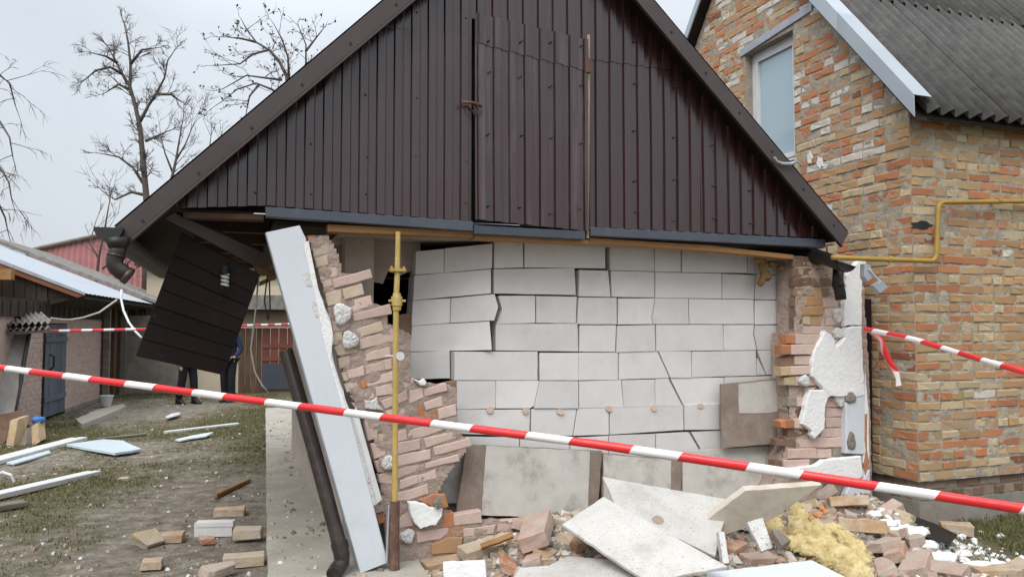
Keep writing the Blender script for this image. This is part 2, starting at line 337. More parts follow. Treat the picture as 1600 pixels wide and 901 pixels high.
def inside(poly, x, z):
    r_ = False; n = len(poly)
    for i in range(n):
        (x0, z0), (x1, z1) = poly[i - 1], poly[i]
        if (z0 > z) != (z1 > z) and x < (x1 - x0) * (z - z0) / (z1 - z0) + x0: r_ = not r_
    return r_
def mortar_sheet(name, mat, parent, keep, a0, a1, z0, z1, place, cell=.022, amp=.0115, off=.006, seed=0.0):
    """rough mortar surface: a fine grid pushed in and out by noise so it laps over brick edges"""
    na, nz_ = int((a1 - a0) / cell), int((z1 - z0) / cell); idx = {}; V = []; F = []
    def vid(i, j):
        if (i, j) not in idx:
            a, z = a0 + i * cell, z0 + j * cell
            d = off + amp * noise.noise(Vector((a * 11, z * 16, seed))) + amp * .55 * noise.noise(Vector((a * 34, z * 34, seed + 5)))
            idx[(i, j)] = len(V); V.append(place(a, z, d))
        return idx[(i, j)]
    for j in range(nz_):
        for i in range(na):
            if keep(a0 + (i + .5) * cell, z0 + (j + .5) * cell): F.append((vid(i, j), vid(i + 1, j), vid(i + 1, j + 1), vid(i, j + 1)))
    m = MB(); m.add(V, F); return m.build(name, mat, parent, smooth=True, fix=False)
# ------------------------------------------------------------------ frames of the two buildings
G = Frame((.26, 5.4), R(20))            # garage: x along its front, y inwards
H = Frame((3.25, 6.2), R(20))           # brick house: corner nearest the camera
FY, SY, BY, KY = -.12, .06, .33, .07    # fascia, siding, block wall, brick veneer planes
def gq(pts, y): return [G.py_(a, b, y) for a, b in pts]

# ------------------------------------------------------------------ ground
def gh(x, y):
    return .03 * noise.noise(Vector((x * .6, y * .6, 3))) + .014 * noise.noise(Vector((x * 2.3, y * 2.3, 9)))
def grassy(x, y):
    """0..1: where grass still grows in the yard"""
    p = noise.noise(Vector((x * .45 + 3, y * .35, 1.7))) * .75 + .25 * noise.noise(Vector((x * 1.7, y * 1.7, 5)))
    g = p * 1.1 + .12
    if x < -2.2 and y > 6.5: g += .25 * min(1, (y - 6.5) / 4)
    if x > 3.6: g += .7
    return max(0, min(1, g + .25))
def build_ground():
    xs = sorted(set([-140, -90, -60, -40, -30, -24, -20] + [-18 + .16 * i for i in range(150)] + [7, 9, 12, 16, 22, 30, 45, 70, 140]))
    ys = sorted(set([-40, -20, -8, -3, 0, 1.5] + [2.5 + .16 * i for i in range(110)] + [21, 22, 23.5, 25, 28, 32, 38, 48, 60, 85, 120, 200]))
    V = [(x, y, gh(x, y)) for y in ys for x in xs]; n = len(xs)
    F = [(j * n + i, j * n + i + 1, (j + 1) * n + i + 1, (j + 1) * n + i) for j in range(len(ys) - 1) for i in range(n - 1)]
    me = bpy.data.meshes.new('ground'); me.from_pydata(V, [], F); me.materials.append(m_soil)
    at = me.attributes.new('grassy', 'FLOAT', 'POINT')
    at.data.foreach_set('value', [grassy(v[0], v[1]) for v in V])
    me.polygons.foreach_set('use_smooth', [True] * len(F))
    o = bpy.data.objects.new('ground', me); COL.objects.link(o); struct(o)
build_ground()
# concrete path along the left side of the garage
pa, pb = GR(418, 901, .07), GR(415, 641, .07)
dv = (pb - pa).normalized(); sd_ = Vector((dv.y, -dv.x, 0))
mb = MB()
P = []
for k in range(0, 40):
    t = -1.2 + k * .3; c = pa + dv * t; jx = .015 * noise.noise(Vector((t * 2, 0, 0)))
    P.append((c + sd_ * jx, c + sd_ * .95))
for (a, b), (c, d) in zip(P[:-1], P[1:]):
    z = .07
    mb.add([(a.x, a.y, z), (b.x, b.y, z), (d.x, d.y, z), (c.x, c.y, z), (a.x, a.y, -.1), (c.x, c.y, -.1)], [(0, 1, 2, 3), (4, 0, 3, 5)])
struct(mb.build('concrete_path', m_concrete))

# ------------------------------------------------------------------ GARAGE
garage = empty('garage', G)
tag(garage, 'wrecked garage with brown sheet metal gable, cracked white block wall and torn brick facing', 'garage')
# fascia lines in the plane FY
def line2(p, q, y):
    a, b = G.py_(*p, y), G.py_(*q, y); k = (b.z - a.z) / (b.x - a.x); return k, a.z - k * a.x
lu = line2((178, 356), (600, 0), FY); ll = line2((197, 378), (645, 0), FY)
ru = line2((1326, 364), (1021, 0), FY); rl = line2((1315, 382), (995.6, 0), FY)
def cross(a, b): x = (b[1] - a[1]) / (a[0] - b[0]); return x, a[0] * x + a[1]
apu, apl = cross(lu, ru), cross(ll, rl)
eLu, eLl = G.py_(178, 356, FY), G.py_(197, 378, FY); eRu, eRl = G.py_(1326, 364, FY), G.py_(1315, 382, FY)
def strip(name, p0, p1, q0, q1, y0, y1, mat, lip=.03):
    m = MB(); m.plate([(p0[0], y0, p0[1]), (p1[0], y0, p1[1]), (q1[0], y0, q1[1]), (q0[0], y0, q0[1])], (0, y1 - y0, 0), .004)
    return m.build(name, mat, garage)
fa = strip('rake_flashing', (eLu.x, eLu.z), apu, (eLl.x, eLl.z), apl, FY, FY + .03, m_fascia)
fb = strip('rake_flashing', (eRu.x, eRu.z), (apu[0] + .002, apu[1]), (eRl.x, eRl.z), (apl[0] + .002, apl[1]), FY - .003, FY + .03, m_fascia)
# drip edge below each rake and boarded underside between the rake and the siding
for (e, ap, s) in ((eLl, apl, -1), (eRl, apl, 1)):
    m = MB(); d = .012
    m.plate([(e.x, FY - .012, e.z), (ap[0], FY - .012, ap[1]), (ap[0], FY - .012, ap[1] - d * 1.6), (e.x, FY - .012, e.z - d * 1.6)], (0, .03, 0))
    m.build('drip_edge', m_fascia, garage)
    m = MB(); m.plate([(e.x, FY + .02, e.z + .03), (ap[0], FY + .02, ap[1] + .03), (ap[0], SY + .1, ap[1] + .03), (e.x, SY + .1, e.z + .03)], (0, 0, .012))
    m.build('rake_soffit', m_soffit, garage)
# roof skin, corrugated on the underside
RL = 5.4
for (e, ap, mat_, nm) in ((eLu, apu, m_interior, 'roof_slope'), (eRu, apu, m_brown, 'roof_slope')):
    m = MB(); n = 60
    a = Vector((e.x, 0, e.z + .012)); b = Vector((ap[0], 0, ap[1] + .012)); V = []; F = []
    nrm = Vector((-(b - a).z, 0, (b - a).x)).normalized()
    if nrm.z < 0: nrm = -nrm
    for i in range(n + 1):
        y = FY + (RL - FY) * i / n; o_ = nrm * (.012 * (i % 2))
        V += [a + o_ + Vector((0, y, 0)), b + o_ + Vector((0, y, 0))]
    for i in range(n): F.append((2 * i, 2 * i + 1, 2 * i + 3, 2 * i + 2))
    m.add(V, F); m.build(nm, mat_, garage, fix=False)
# siding: profiled sheets, ribs in real relief
PITCHW = .115
def rake_top(x):
    z1 = ll[0] * x + ll[1]; z2 = rl[0] * x + rl[1]; return min(z1, z2) + .05
def trim_z(x):                              # foot of the siding, follows the bent flashing
    pts = [(-3, 2.27), (tl.x, tl.z + .02), (tm.x, tm.z + .02), (tr.x, tr.z + .02), (4, tr.z + .02)]
    for (a, za), (b, zb) in zip(pts[:-1], pts[1:]):
        if x <= b: return za + (zb - za) * (x - a) / (b - a)
    return pts[-1][1]
tl, tm, tr = G.py_(415, 325, SY - .03), G.py_(738, 350, SY - .03), G.py_(1288, 375, SY - .03)
def sheet(x0, x1, zb, zt, y, name='siding_sheet', parent=garage, clip=True, seed=0, lean=0.0, mat=None):
    rr = random.Random(seed); cols = []
    x = math.floor(x0 / PITCHW) * PITCHW
    prof = [(0, 0), (.048, 0), (.056, -.018), (.107, -.018)]
    xs = []
    while x < x1 + PITCHW:
        for dx, dy in prof:
            q = x + dx
            if x0 <= q <= x1: xs.append((q, dy))
        x += PITCHW
    xs = [(x0, xs[0][1])] + xs + [(x1, xs[-1][1])]
    V = []; F = []; rows = 5
    kept = []
    for q, dy in xs:
        b_ = zb(q); t_ = min(zt(q), rake_top(q)) if clip else zt(q)
        if t_ - b_ < .01: continue
        kept.append((q, dy, b_, t_))
    for q, dy, b_, t_ in kept:
        for r in range(rows + 1):
            z = b_ + (t_ - b_) * r / rows
            wob = .008 * noise.noise(Vector((q * 1.9, z * 1.5, seed)))
            V.append((q + lean * (z - b_), y + dy + wob, z))
    k = rows + 1
    for i in range(len(kept) - 1):
        for r in range(rows): F.append((i * k + r, (i + 1) * k + r, (i + 1) * k + r + 1, i * k + r + 1))
    m = MB(); m.add(V, F); return m.build(name, mat or m_brown, parent, fix=False)
dl, dr = G.py_(739, 200, SY).x, G.py_(916, 200, SY).x
zs_l = G.py_(690, 56, SY).z; zs_r = G.py_(960, 99, SY).z
xs_cut = [eLl.x + .02, -1.85, -1.05, dl - .012]
for i in range(3): sheet(xs_cut[i], xs_cut[i + 1] + (.03 if i < 2 else 0), trim_z, lambda x: zs_l + .02, SY - .003 * i, seed=i)
xs_cut = [dr + .03, 1.3, eRl.x - .02]
for i in range(2): sheet(xs_cut[i], xs_cut[i + 1] + (.03 if i < 1 else 0), trim_z, lambda x: zs_r + .02, SY - .003 * i, seed=5 + i)
sheet(-1.4, dl - .012, lambda x: zs_l, lambda x: 9, SY - .005, seed=0)
sheet(dr + .03, 1.4, lambda x: zs_r, lambda x: 9, SY - .005, seed=5)
zdt = G.py_(740, 24, SY).z
sheet(dl - .012, dr + .03, lambda x: zdt - .03 - .06 * (x - dl), lambda x: 9, SY - .006, seed=13)
# dark attic backing, added so the gaps read dark
m = MB(); m.plate([(eLl.x + .25, SY + .16, trim_z(-2.4) + .02), (eRl.x - .1, SY + .16, trim_z(2.4) + .02), (apl[0], SY + .16, apl[1] - .05)], (0, .03, 0)); m.build('attic_backing', m_interior, garage)
# loft door
ld = sheet(dl + .004, dr - .012, lambda x: tm.z + .03 - .05 * (x - dl), lambda x: zdt - .01 - .09 * (x - dl), SY - .045, 'loft_door', clip=False, seed=21, lean=-.004, mat=m_door)
zd2 = G.py_(745, 72, SY).z
sheet(dl + .004, dr - .012, lambda x: zd2 - .12 * (x - dl), lambda x: zdt - .005 - .09 * (x - dl), SY - .050, 'door_sheet', parent=ld, clip=False, seed=21, lean=-.004, mat=m_door)
def dn(name, mat): return m.build(name, mat, ld)
m = MB(); a = G.py_(918, 55, SY - .02); b = G.py_(917, 372, SY - .02)
m.plate([(a.x - .006, SY - .03, a.z), (a.x + .018, SY - .03, a.z), (b.x + .014, SY - .03, b.z), (b.x - .004, SY - .03, b.z)], (0, .05, 0), .003); m.build('door_jamb', m_palewood, garage)
m = MB(); a = G.py_(918, 103, SY - .06); m.box(a.x - .022, a.x + .022, a.y - .012, a.y + .03, a.z - .05, a.z + .05); m.tube([a + Vector((-.0, -.012, -.055)), a + Vector((0, -.012, .055))], .008, 8); dn('hinge', m_rust)
m = MB(); a = G.py_(722, 160, SY - .07); b = G.py_(753, 165, SY - .07); m.tube([a, a.lerp(b, .5) + Vector((0, -.01, .006)), b], .011, 6)
for k in range(3):
    p = a.lerp(b, .3 + .2 * k); m.tube([p, p + Vector((.015, -.015, -.03)), p + Vector((.04, -.01, -.075)), p + Vector((.045, 0, -.03))], .003, 5)
dn('wire_latch', m_rust)
# roofing screws
def screws(xr, zr, y, n, seed, name, par):
    rr = random.Random(seed); m = MB()
    for zz in zr:
        for xx in xr:
            x = xx + rr.uniform(-.012, .012); z = zz + rr.uniform(-.03, .03)
            if z > rake_top(x) - .1 or z < trim_z(x) + .02: continue
            c = Vector((x, y, z)); m.tube([c + Vector((0, .004, 0)), c + Vector((0, -.004, 0)), c + Vector((0, -.007, 0))], [.0085, .0085, .005], 6)
    stuff(m.build(name, m_black, par))
screws([-2.32 + i * .345 for i in range(5)] + [-.61], [trim_z(-1.5) + .1, 2.75, 3.15, 3.47, 3.75], SY - .020, 0, 1, 'screws', garage)
screws([.72 + i * .345 for i in range(6)], [trim_z(1.5) + .1, 2.7, 3.05, 3.42, 3.75], SY - .020, 0, 2, 'screws', garage)
screws([dl + .1, dl + .33, dl + .56, dr - .07], [trim_z(.2) + .1, 2.95, 3.35, 3.62], SY - .066, 0, 3, 'screws', ld)
m = MB()
for k in range(9):
    t = (k + .5) / 9; c = Vector((eLu.x + (apu[0] - eLu.x) * t, FY - .001, eLu.z + (apu[1] - eLu.z) * t - .1)); m.tube([c, c + Vector((0, -.006, 0))], .009, 6)
    c = Vector((eRu.x + (apu[0] - eRu.x) * t, FY - .004, eRu.z + (apu[1] - eRu.z) * t - .085)); m.tube([c, c + Vector((0, -.006, 0))], .009, 6)
stuff(m.build('screws', m_black, garage))
# slate blue flashing along the foot of the gable, three bent lengths
def flashing(pa_, pb_, h, y):
    m = MB(); a, b = G.py_(*pa_, y), G.py_(*pb_, y)
    ka, kb = G.py_(pa_[0], pa_[1] + h, y), G.py_(pb_[0], pb_[1] + h, y)
    m.plate([a, b, kb, ka], (0, .02, 0), .003)
    m.plate([a + Vector((0, .021, .0)), b + Vector((0, .021, .0)), b + Vector((0, .1, .03)), a + Vector((0, .1, .03))], (0, 0, -.004))
    m.plate([ka + Vector((0, .021, .004)), kb + Vector((0, .021, .004)), kb + Vector((0, .05, .0)), ka + Vector((0, .05, .0))], (0, 0, -.004))
    return m.build('foot_flashing', m_slate, garage)
flashing((415, 323), (739, 346), 15, SY - .05); flashing((741, 352), (914, 361), 13, SY - .055); flashing((923, 355), (1290, 374), 13, SY - .05)
# timber plate under the gable, ceiling, beams
m = MB(); m.plate(gq([(512, 350), (740, 361), (740, 371), (512, 362)], SY - .01), (0, .12, 0), .004); m.build('wall_plate', m_timber, garage)
m = MB(); m.plate(gq([(741, 364), (920, 374), (920, 381), (741, 373)], SY - .005), (0, .12, 0), .004); m.build('wall_plate', m_timber, garage)
m = MB(); m.plate(gq([(921, 371), (1110, 383), (1240, 398), (1240, 405), (1110, 392), (921, 379)], SY + .0), (0, .10, 0), .003); m.build('wall_plate', m_timber, garage)
m = MB(); m.plate(gq([(286, 330), (412, 335), (412, 344), (286, 340)], SY + .03), (0, .1, 0), .004); m.build('wall_plate', m_oldwood, garage)
zc = G.py_(740, 371, SY).z + .02
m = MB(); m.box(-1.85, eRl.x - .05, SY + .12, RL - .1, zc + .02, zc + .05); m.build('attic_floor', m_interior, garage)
m = MB(); m.plate([(-1.42, SY + .02, zc - .005), (1.0, SY + .02, zc - .03), (1.0, .7, zc - .01), (-1.42, .9, zc - .01)], (0, 0, .012)); m.build('ceiling_board', m_plaster, garage)
for yy in (.9, 1.7, 2.6, 3.5, 4.4):
    m = MB(); m.box(eLl.x + .28, eRl.x - .12, yy, yy + .08, zc + .052, zc + .19); m.build('ceiling_joist', m_oldwood, garage)
# side and back walls (seen through gaps only)
m = MB(); m.box(-1.36, -1.16, .42, RL - .2, 0, zc); m.build('side_wall', m_plaster, garage)
m = MB(); m.box(2.5, 2.72, .42, RL - .2, 0, zc); m.build('side_wall', m_mortar, garage)
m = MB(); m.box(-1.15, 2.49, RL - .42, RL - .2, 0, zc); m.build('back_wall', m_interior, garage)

# ---- aerated concrete blocks
A = crop(620, 360, 3.2176); B = crop(920, 360, 3.2176); C7 = crop(620, 600, 2.994); C8 = crop(900, 600, 2.9925)
blocks = [A(p) for p in (
    [(97,105),(237,92),(236,212),(93,222)], [(241,90),(480,66),(478,190),(239,212)], [(490,58),(634,56),(636,186),(490,190)], [(643,56),(1047,65),(1048,190),(643,186)],
    [(90,226),(473,195),(473,316),(83,350)], [(488,194),(893,188),(900,324),(488,316)], [(918,198),(1062,202),(1074,334),(916,330)],
    [(82,352),(270,340),(266,464),(76,478)], [(275,340),(492,320),(510,385),(490,452),(270,464)], [(512,328),(696,328),(696,464),(500,470),(530,398)], [(701,329),(905,332),(900,466),(701,464)], [(915,336),(1105,338),(1106,471),(908,470)],
    [(78,480),(466,455),(478,600),(70,608)], [(498,470),(908,468),(912,608),(498,602)], [(920,476),(1103,476),(1097,610),(918,608)],
    [(72,612),(266,604),(268,742),(70,748)], [(290,610),(708,608),(708,752),(290,752)], [(718,614),(914,614),(914,752),(720,752)], [(916,614),(1112,614),(1112,750),(916,752)],
    [(300,756),(496,756),(496,893),(303,898)], [(499,755),(716,755),(690,880),(668,893),(499,893)], [(720,757),(913,757),(913,893),(692,893)], [(917,757),(1128,750),(1141,888),(917,893)])]
blocks += [B(p) for p in (
    [(108,68),(327,82),(330,204),(108,200)], [(333,83),(462,96),(462,208),(333,207)], [(470,100),(795,126),(797,213),(470,209)], [(799,128),(840,133),(838,218),(799,215)], [(845,134),(1015,128),(1015,240),(972,240),(966,222),(845,219)],
    [(112,203),(330,208),(330,336),(116,333)], [(335,210),(667,216),(668,342),(335,338)], [(672,218),(836,224),(830,346),(672,342)], [(842,222),(968,226),(970,347),(836,345)], [(976,244),(1018,244),(1018,345),(976,345)],
    [(148,341),(332,340),(315,440),(322,470),(148,472)], [(336,340),(499,342),(504,470),(325,470),(320,440)], [(504,343),(828,348),(830,470),(508,470)], [(836,350),(1018,350),(1018,470),(836,472)],
    [(145,478),(332,474),(335,606),(140,612)], [(340,474),(674,474),(677,602),(340,606)], [(679,475),(830,474),(826,520),(843,600),(679,602)], [(838,476),(980,476),(980,600),(848,600),(832,520)], [(985,476),(1030,476),(1030,600),(985,600)],
    [(152,614),(345,606),(405,740),(152,748)], [(352,606),(514,606),(516,740),(412,740)], [(519,608),(840,603),(842,728),(519,738)], [(849,640),(890,725),(846,727)], [(848,604),(1035,600),(1035,724),(895,725)],
    [(167,752),(331,748),(333,882),(178,888)], [(335,747),(400,743),(470,880),(335,882)], [(410,742),(678,738),(678,872),(478,878)], [(683,737),(1035,728),(1035,868),(683,872)])]
blocks += [C7(p) for p in ([(283,118),(625,118),(620,240),(283,232)], [(630,116),(842,113),(822,240),(630,238)], [(846,113),(992,108),(992,236),(826,240)])]
blocks += [C8(p) for p in ([(160,111),(500,98),(503,213),(160,235)], [(508,97),(672,90),(672,212),(510,213)], [(676,90),(1010,78),(1010,200),(676,210)],
    [(-560,246),(-266,248),(-266,400),(-560,400)], [(-260,250),(-30,252),(-30,400),(-260,400)], [(-25,252),(150,242),(150,390),(-25,400)], [(155,240),(370,232),(370,380),(155,390)], [(376,232),(528,224),(572,300),(572,370),(376,380)], [(538,223),(675,215),(675,370),(582,372),(582,298)], [(680,214),(1010,203),(1010,350),(680,365)])]
def grow_px(p, k=1.0):
    cx = sum(a for a, b in p) / len(p); cy = sum(b for a, b in p) / len(p)
    return [(a + k * (1 if a > cx else -1), b + k * .75 * (1 if b > cy else -1)) for a, b in p]
bw = empty('block_wall'); bw.parent = garage
rb = random.Random(3)
for i, p in enumerate(blocks):
    cx = sum(a for a, b in p) / len(p); cy = sum(b for a, b in p) / len(p)
    base = BY
    left = cx < 771 and cy < 592
    j = rb.uniform(-.006, .006)
    pts = []
    for a, b in grow_px(p, .08):
        y = BY + j
        if left: y = BY + .20 - .25 * (a - 645) / 130 + j
        pts.append(G.py_(a, b, y))
    m = MB(); m.plate(rag(pts, .07, .0012, i), (0, .2, 0), .0018)
    o = m.build('block', m_block, bw)
m = MB()
m.box(-.75, 2.3, BY + .02, BY + .2, 0, G.py_(900, 725, BY).z - .03); m.build('block_footing', m_mortar, bw)
# orange mortar dabs along one joint
for (a, b) in ((766, 640), (822, 641), (876, 643), (952, 638), (1022, 637), (1095, 634)):
    c = G.py_(a, b, BY - .010); m = MB(); ps = []
    for k in range(16):
        q = k * 2 * math.pi / 16; r_ = .023 * (1 + .12 * math.sin(q * 2 + a) + .06 * math.sin(q * 5 + a)); ps.append(c + Vector((math.cos(q) * r_ * 1.15, 0, math.sin(q) * r_)))
    m.plate(ps, (0, .012, 0)); m.build('mortar_dab', m_dab, bw)
# plaster rag and dark inner wall seen through the hole
C1 = crop(460, 350, 6.005); C2 = crop(480, 480, 5.004); C3 = crop(540, 640, 5.63); C4 = crop(580, 760, 5.714)
m = MB(); m.plate(rag(gq(C1([(505,85),(1190,110),(1180,420),(1000,480),(880,440),(830,560),(770,545),(660,560),(700,330),(560,330),(590,440),(420,440),(350,200),(520,190)]), .62), .04, .012, 4), (0, .03, 0)); m.build('inner_plaster', m_plaster, garage)
m = MB(); m.plate(gq(C2([(715,60),(830,40),(815,540),(735,530),(720,330)]), .56), (0, .1, 0)); m.build('inner_brickwork', m_brownbr, garage)
m = MB(); m.plate(gq(C3([(700,470),(1100,300),(1100,820),(700,820)]), .30), (0, .04, 0)); m.build('wall_render', m_cement, garage)

# ---- brick facing, left: the leaning, torn pier
lp = empty('brick_facing'); lp.parent = garage; lp['label'] = 'torn leaning brick facing beside the yellow gas riser'
core = gq([(482,372),(512,368),(530,402),(532,425),(560,428),(566,470),(606,482),(604,505),(640,522),(640,598),(700,600),(712,605),(712,668),(732,690),(728,702),(700,738),(682,770),(700,800),(720,815),(900,812),(905,862),(610,880),(600,800),(590,700),(560,640),(540,600),(505,450)], KY + .018)
m = MB(); m.plate(rag(core, .05, .012, 8), (0, .09, 0)); m.build('facing_core', m_core, lp)
_pl = [(q.x, q.z) for q in core]
mortar_sheet('mortar_coat', m_core, lp, lambda a, z: inside(_pl, a, z), min(q[0] for q in _pl), max(q[0] for q in _pl), max(0, min(q[1] for q in _pl)), max(q[1] for q in _pl), lambda a, z, d: (a, KY + d, z), .016, .0085, .0035, 3)
m_pyel = M('pale_buff_facing_brick', (.53, .44, .35, 1), (.47, .37, .28, 1), 14, .9, .45, 60, stain=(.50, .40, .34, 1), stain_scale=9, stain_amt=.6, objvar=.1)
pink, yel, ora, brn = m_pink, m_pyel, m_or, m_brownbr
Lb = [(C1, p, c, d) for p, c, d in (
    ([(120,110),(200,105),(200,190),(150,210)], ora, .03), ([(205,110),(318,95),(325,178),(205,195)], brn, .05), ([(172,225),(308,182),(330,268),(185,308)], yel, 0),
    ([(190,322),(305,290),(318,380),(215,405)], yel, .01), ([(325,285),(380,275),(400,372),(322,395)], brn, .05), ([(225,415),(395,405),(405,485),(250,525)], pink, 0), ([(265,545),(350,518),(370,620),(285,640)], pink, 0),
    ([(358,518),(712,422),(732,505),(380,600)], pink, -.02), ([(290,655),(440,608),(440,730),(320,770)], yel, 0), ([(452,612),(635,560),(655,655),(475,705)], yel, -.01),
    ([(480,718),(715,670),(732,765),(545,825)], pink, 0), ([(545,845),(895,750),(915,840),(560,912)], pink, -.02), ([(315,785),(355,780),(370,870),(330,900)], yel, .01))]
Lb += [(C2, p, c, d) for p, c, d in (
    ([(195,110),(340,130),(290,180),(200,190)], pink, .01), ([(380,175),(580,110),(600,180),(410,235)], yel, 0), ([(575,92),(628,80),(635,155),(608,170)], brn, .01), ([(195,195),(270,185),(280,265),(210,300)], yel, .01),
    ([(410,250),(680,165),(680,262),(415,330)], pink, 0), ([(207,308),(275,290),(395,335),(390,352),(240,378)], yel, 0), ([(240,400),(332,378),(338,455),(255,480)], yel, 0), ([(340,395),(455,362),(460,420),(350,450)], pink, 0), ([(459,361),(642,310),(655,385),(464,419)], pink, -.004),
    ([(310,495),(440,457),(448,530),(325,560)], pink, 0), ([(455,458),(600,415),(605,490),(465,525)], pink, .003), ([(604,414),(660,400),(662,478),(609,489)], pink, 0), ([(265,512),(303,502),(323,568),(287,574)], yel, .01), ([(287,602),(385,578),(405,640),(312,665)], yel, 0),
    ([(412,580),(455,562),(470,618),(432,632)], ora, .006), ([(459,561),(665,502),(670,572),(474,617)], pink, 0), ([(338,692),(515,643),(524,705),(378,740)], pink, 0), ([(532,628),(832,553),(838,600),(705,676),(545,693)], pink, 0), ([(574,735),(700,690),(778,645),(788,720),(612,795)], pink, 0),
    ([(803,652),(903,627),(913,700),(803,754)], pink, 0), ([(912,642),(1085,592),(1095,650),(922,698)], pink, -.01), ([(912,748),(1055,692),(1060,770),(932,803)], pink, 0), ([(1097,585),(1168,575),(1170,745),(1066,757)], brn, .03),
    ([(612,802),(838,763),(848,830),(700,860),(622,850)], pink, 0), ([(843,768),(898,757),(928,865),(872,852)], ora, .006), ([(933,822),(1017,798),(1022,868),(942,868)], ora, .006), ([(1023,797),(1160,757),(1168,838),(1032,873)], pink, 0), ([(348,747),(440,752),(440,800),(382,792)], pink, .01))]
Lb += [(C3, p, c, d) for p, c, d in (
    ([(165,100),(285,110),(280,250),(200,270)], pink, .01), ([(278,142),(540,112),(530,150),(288,203)], brn, .015), ([(290,215),(410,190),(412,250),(295,285)], yel, .01), ([(220,300),(410,262),(412,372),(255,435)], pink, .01), ([(420,205),(528,172),(543,258),(420,292)], pink, 0), ([(537,187),(730,132),(880,168),(700,233),(562,258)], pink, 0),
    ([(415,300),(650,257),(655,343),(418,398)], pink, 0), ([(687,252),(955,187),(972,253),(712,333)], pink, -.008), ([(418,412),(742,347),(746,428),(420,508)], pink, 0), ([(775,330),(1090,250),(1108,318),(870,383),(783,398)], pink, -.02),
    ([(255,450),(330,430),(380,530),(290,548)], pink, .01), ([(420,530),(688,467),(692,525),(425,615)], pink, 0), ([(704,470),(990,390),(1005,453),(702,518)], pink, -.012), ([(290,572),(410,545),(412,655),(300,640)], pink, .01),
    ([(478,625),(630,575),(640,640),(482,698)], pink, 0), ([(634,574),(790,522),(798,598),(644,639)], pink, -.006), ([(330,682),(405,667),(408,745),(345,750)], ora, .01), ([(300,762),(408,757),(408,830),(320,840)], pink, .012), ([(425,745),(720,652),(730,738),(560,793),(430,805)], pink, 0))]
Lb += [(C4, p, c, d) for p, c, d in (
    ([(430,120),(560,65),(660,70),(690,180),(600,200)], ora, -.03), ([(20,190),(120,160),(128,215),(40,240)], pink, .01), ([(45,250),(125,225),(135,310),(75,330)], ora, .015), ([(248,192),(300,172),(308,230),(258,265)], pink, 0), ([(258,282),(348,190),(375,348),(252,370)], pink, 0), ([(642,248),(730,228),(743,343),(642,368)], ora, 0),
    ([(737,260),(980,215),(985,318),(742,348)], pink, -.004), ([(408,402),(690,368),(685,420),(620,468),(412,498)], pink, -.01), ([(700,372),(818,357),(815,440),(650,472)], ora, -.006), ([(822,377),(1112,342),(1090,420),(830,448)], pink, 0),
    ([(540,520),(690,455),(815,452),(800,585),(545,605)], m_tan, -.01), ([(1130,322),(1350,300),(1350,385),(1130,400)], pink, 0), ([(1354,299),(1590,290),(1590,360),(1354,384)], ora, .004), ([(1594,290),(1850,292),(1850,362),(1594,362)], pink, .004),
    ([(255,520),(530,500),(530,590),(255,640)], m_mortar, .01), ([(830,455),(1090,430),(1200,430),(1200,540),(830,560)], m_mortar, .0))]
rb = random.Random(5)
def px_inset(p, k):
    cx = sum(a for a, b in p) / len(p); cy = sum(b for a, b in p) / len(p)
    return p
for i, (cf, p, c, d) in enumerate(Lb):
    pts = gq(grow_px(cf(p), .5), KY + d * .5 + rb.uniform(-.005, .005))
    pts = rag(pts, .055, .0035, i)
    tilt = rb.uniform(-.05, .05); cxm = sum(q.x for q in pts) / len(pts)
    pts = [q + Vector((0, (q.x - cxm) * tilt, 0)) for q in pts]
    m = MB(); m.plate(pts, (0, .075 - d * .3, 0), .005); m.build('brick', c, lp)
# foam pads (adhesive blobs) on the facing
def pad(cx, cy, rx, ry, y, parent, seed, mat=m_epsd):
    c = G.py_(cx, cy, y); s = (G.py_(cx + rx, cy, y) - c).length; t = (G.py_(cx, cy + ry, y) - c).length
    rr = random.Random(seed); V = [c + Vector((0, -.009, 0))]; F = []; n = 14
    for ring, (k, dy) in enumerate(((.45, -.010), (.82, -.007), (1, .004), (1, .03))):
        for j in range(n):
            q = 2 * math.pi * j / n; f = k * (1 + .12 * math.sin(3 * q + seed) + rr.uniform(-.07, .07))
            V.append(c + Vector((math.cos(q) * s * f, dy + rr.uniform(-.004, .004), math.sin(q) * t * f)))
    for j in range(n): F.append((0, 1 + j, 1 + (j + 1) % n))
    for r in range(3):
        for j in range(n): F.append((1 + r * n + j, 1 + (r + 1) * n + j, 1 + (r + 1) * n + (j + 1) % n, 1 + r * n + (j + 1) % n))
    m = MB(); m.add(V, F); return m.build('adhesive_pad', mat, parent)
pad(535, 490, 14, 17, KY - .03, lp, 1); pad(547, 531, 12.5, 14, KY - .03, lp, 2); pad(608, 723, 10.5, 11, KY - .03, lp, 3)
pad(685, 786, 7, 9, KY - .09, lp, 4, m_plinth); pad(637, 838, 11, 11, KY - .03, lp, 5)
m = MB(); m.plate(rag(gq(C4([(330,140),(420,140),(560,190),(640,200),(635,260),(580,345),(520,350),(440,380),(390,330),(360,270)]), KY - .06), .02, .006, 3), (0, .05, 0), .006); m.build('foam_scrap', m_eps, lp)
m = MB(); m.plate(rag(gq(C2([(450,725),(500,735),(550,700),(560,760),(600,810),(520,800),(455,790)]), KY - .03), .02, .006, 5), (0, .04, 0), .006); m.build('foam_scrap', m_epsd, lp)
m = MB(); m.plate(rag(gq(C2([(835,560),(890,575),(915,555),(935,585),(925,610),(890,612)]), KY - .03), .02, .005, 6), (0, .05, 0), .006); m.build('foam_scrap', m_eps, lp)

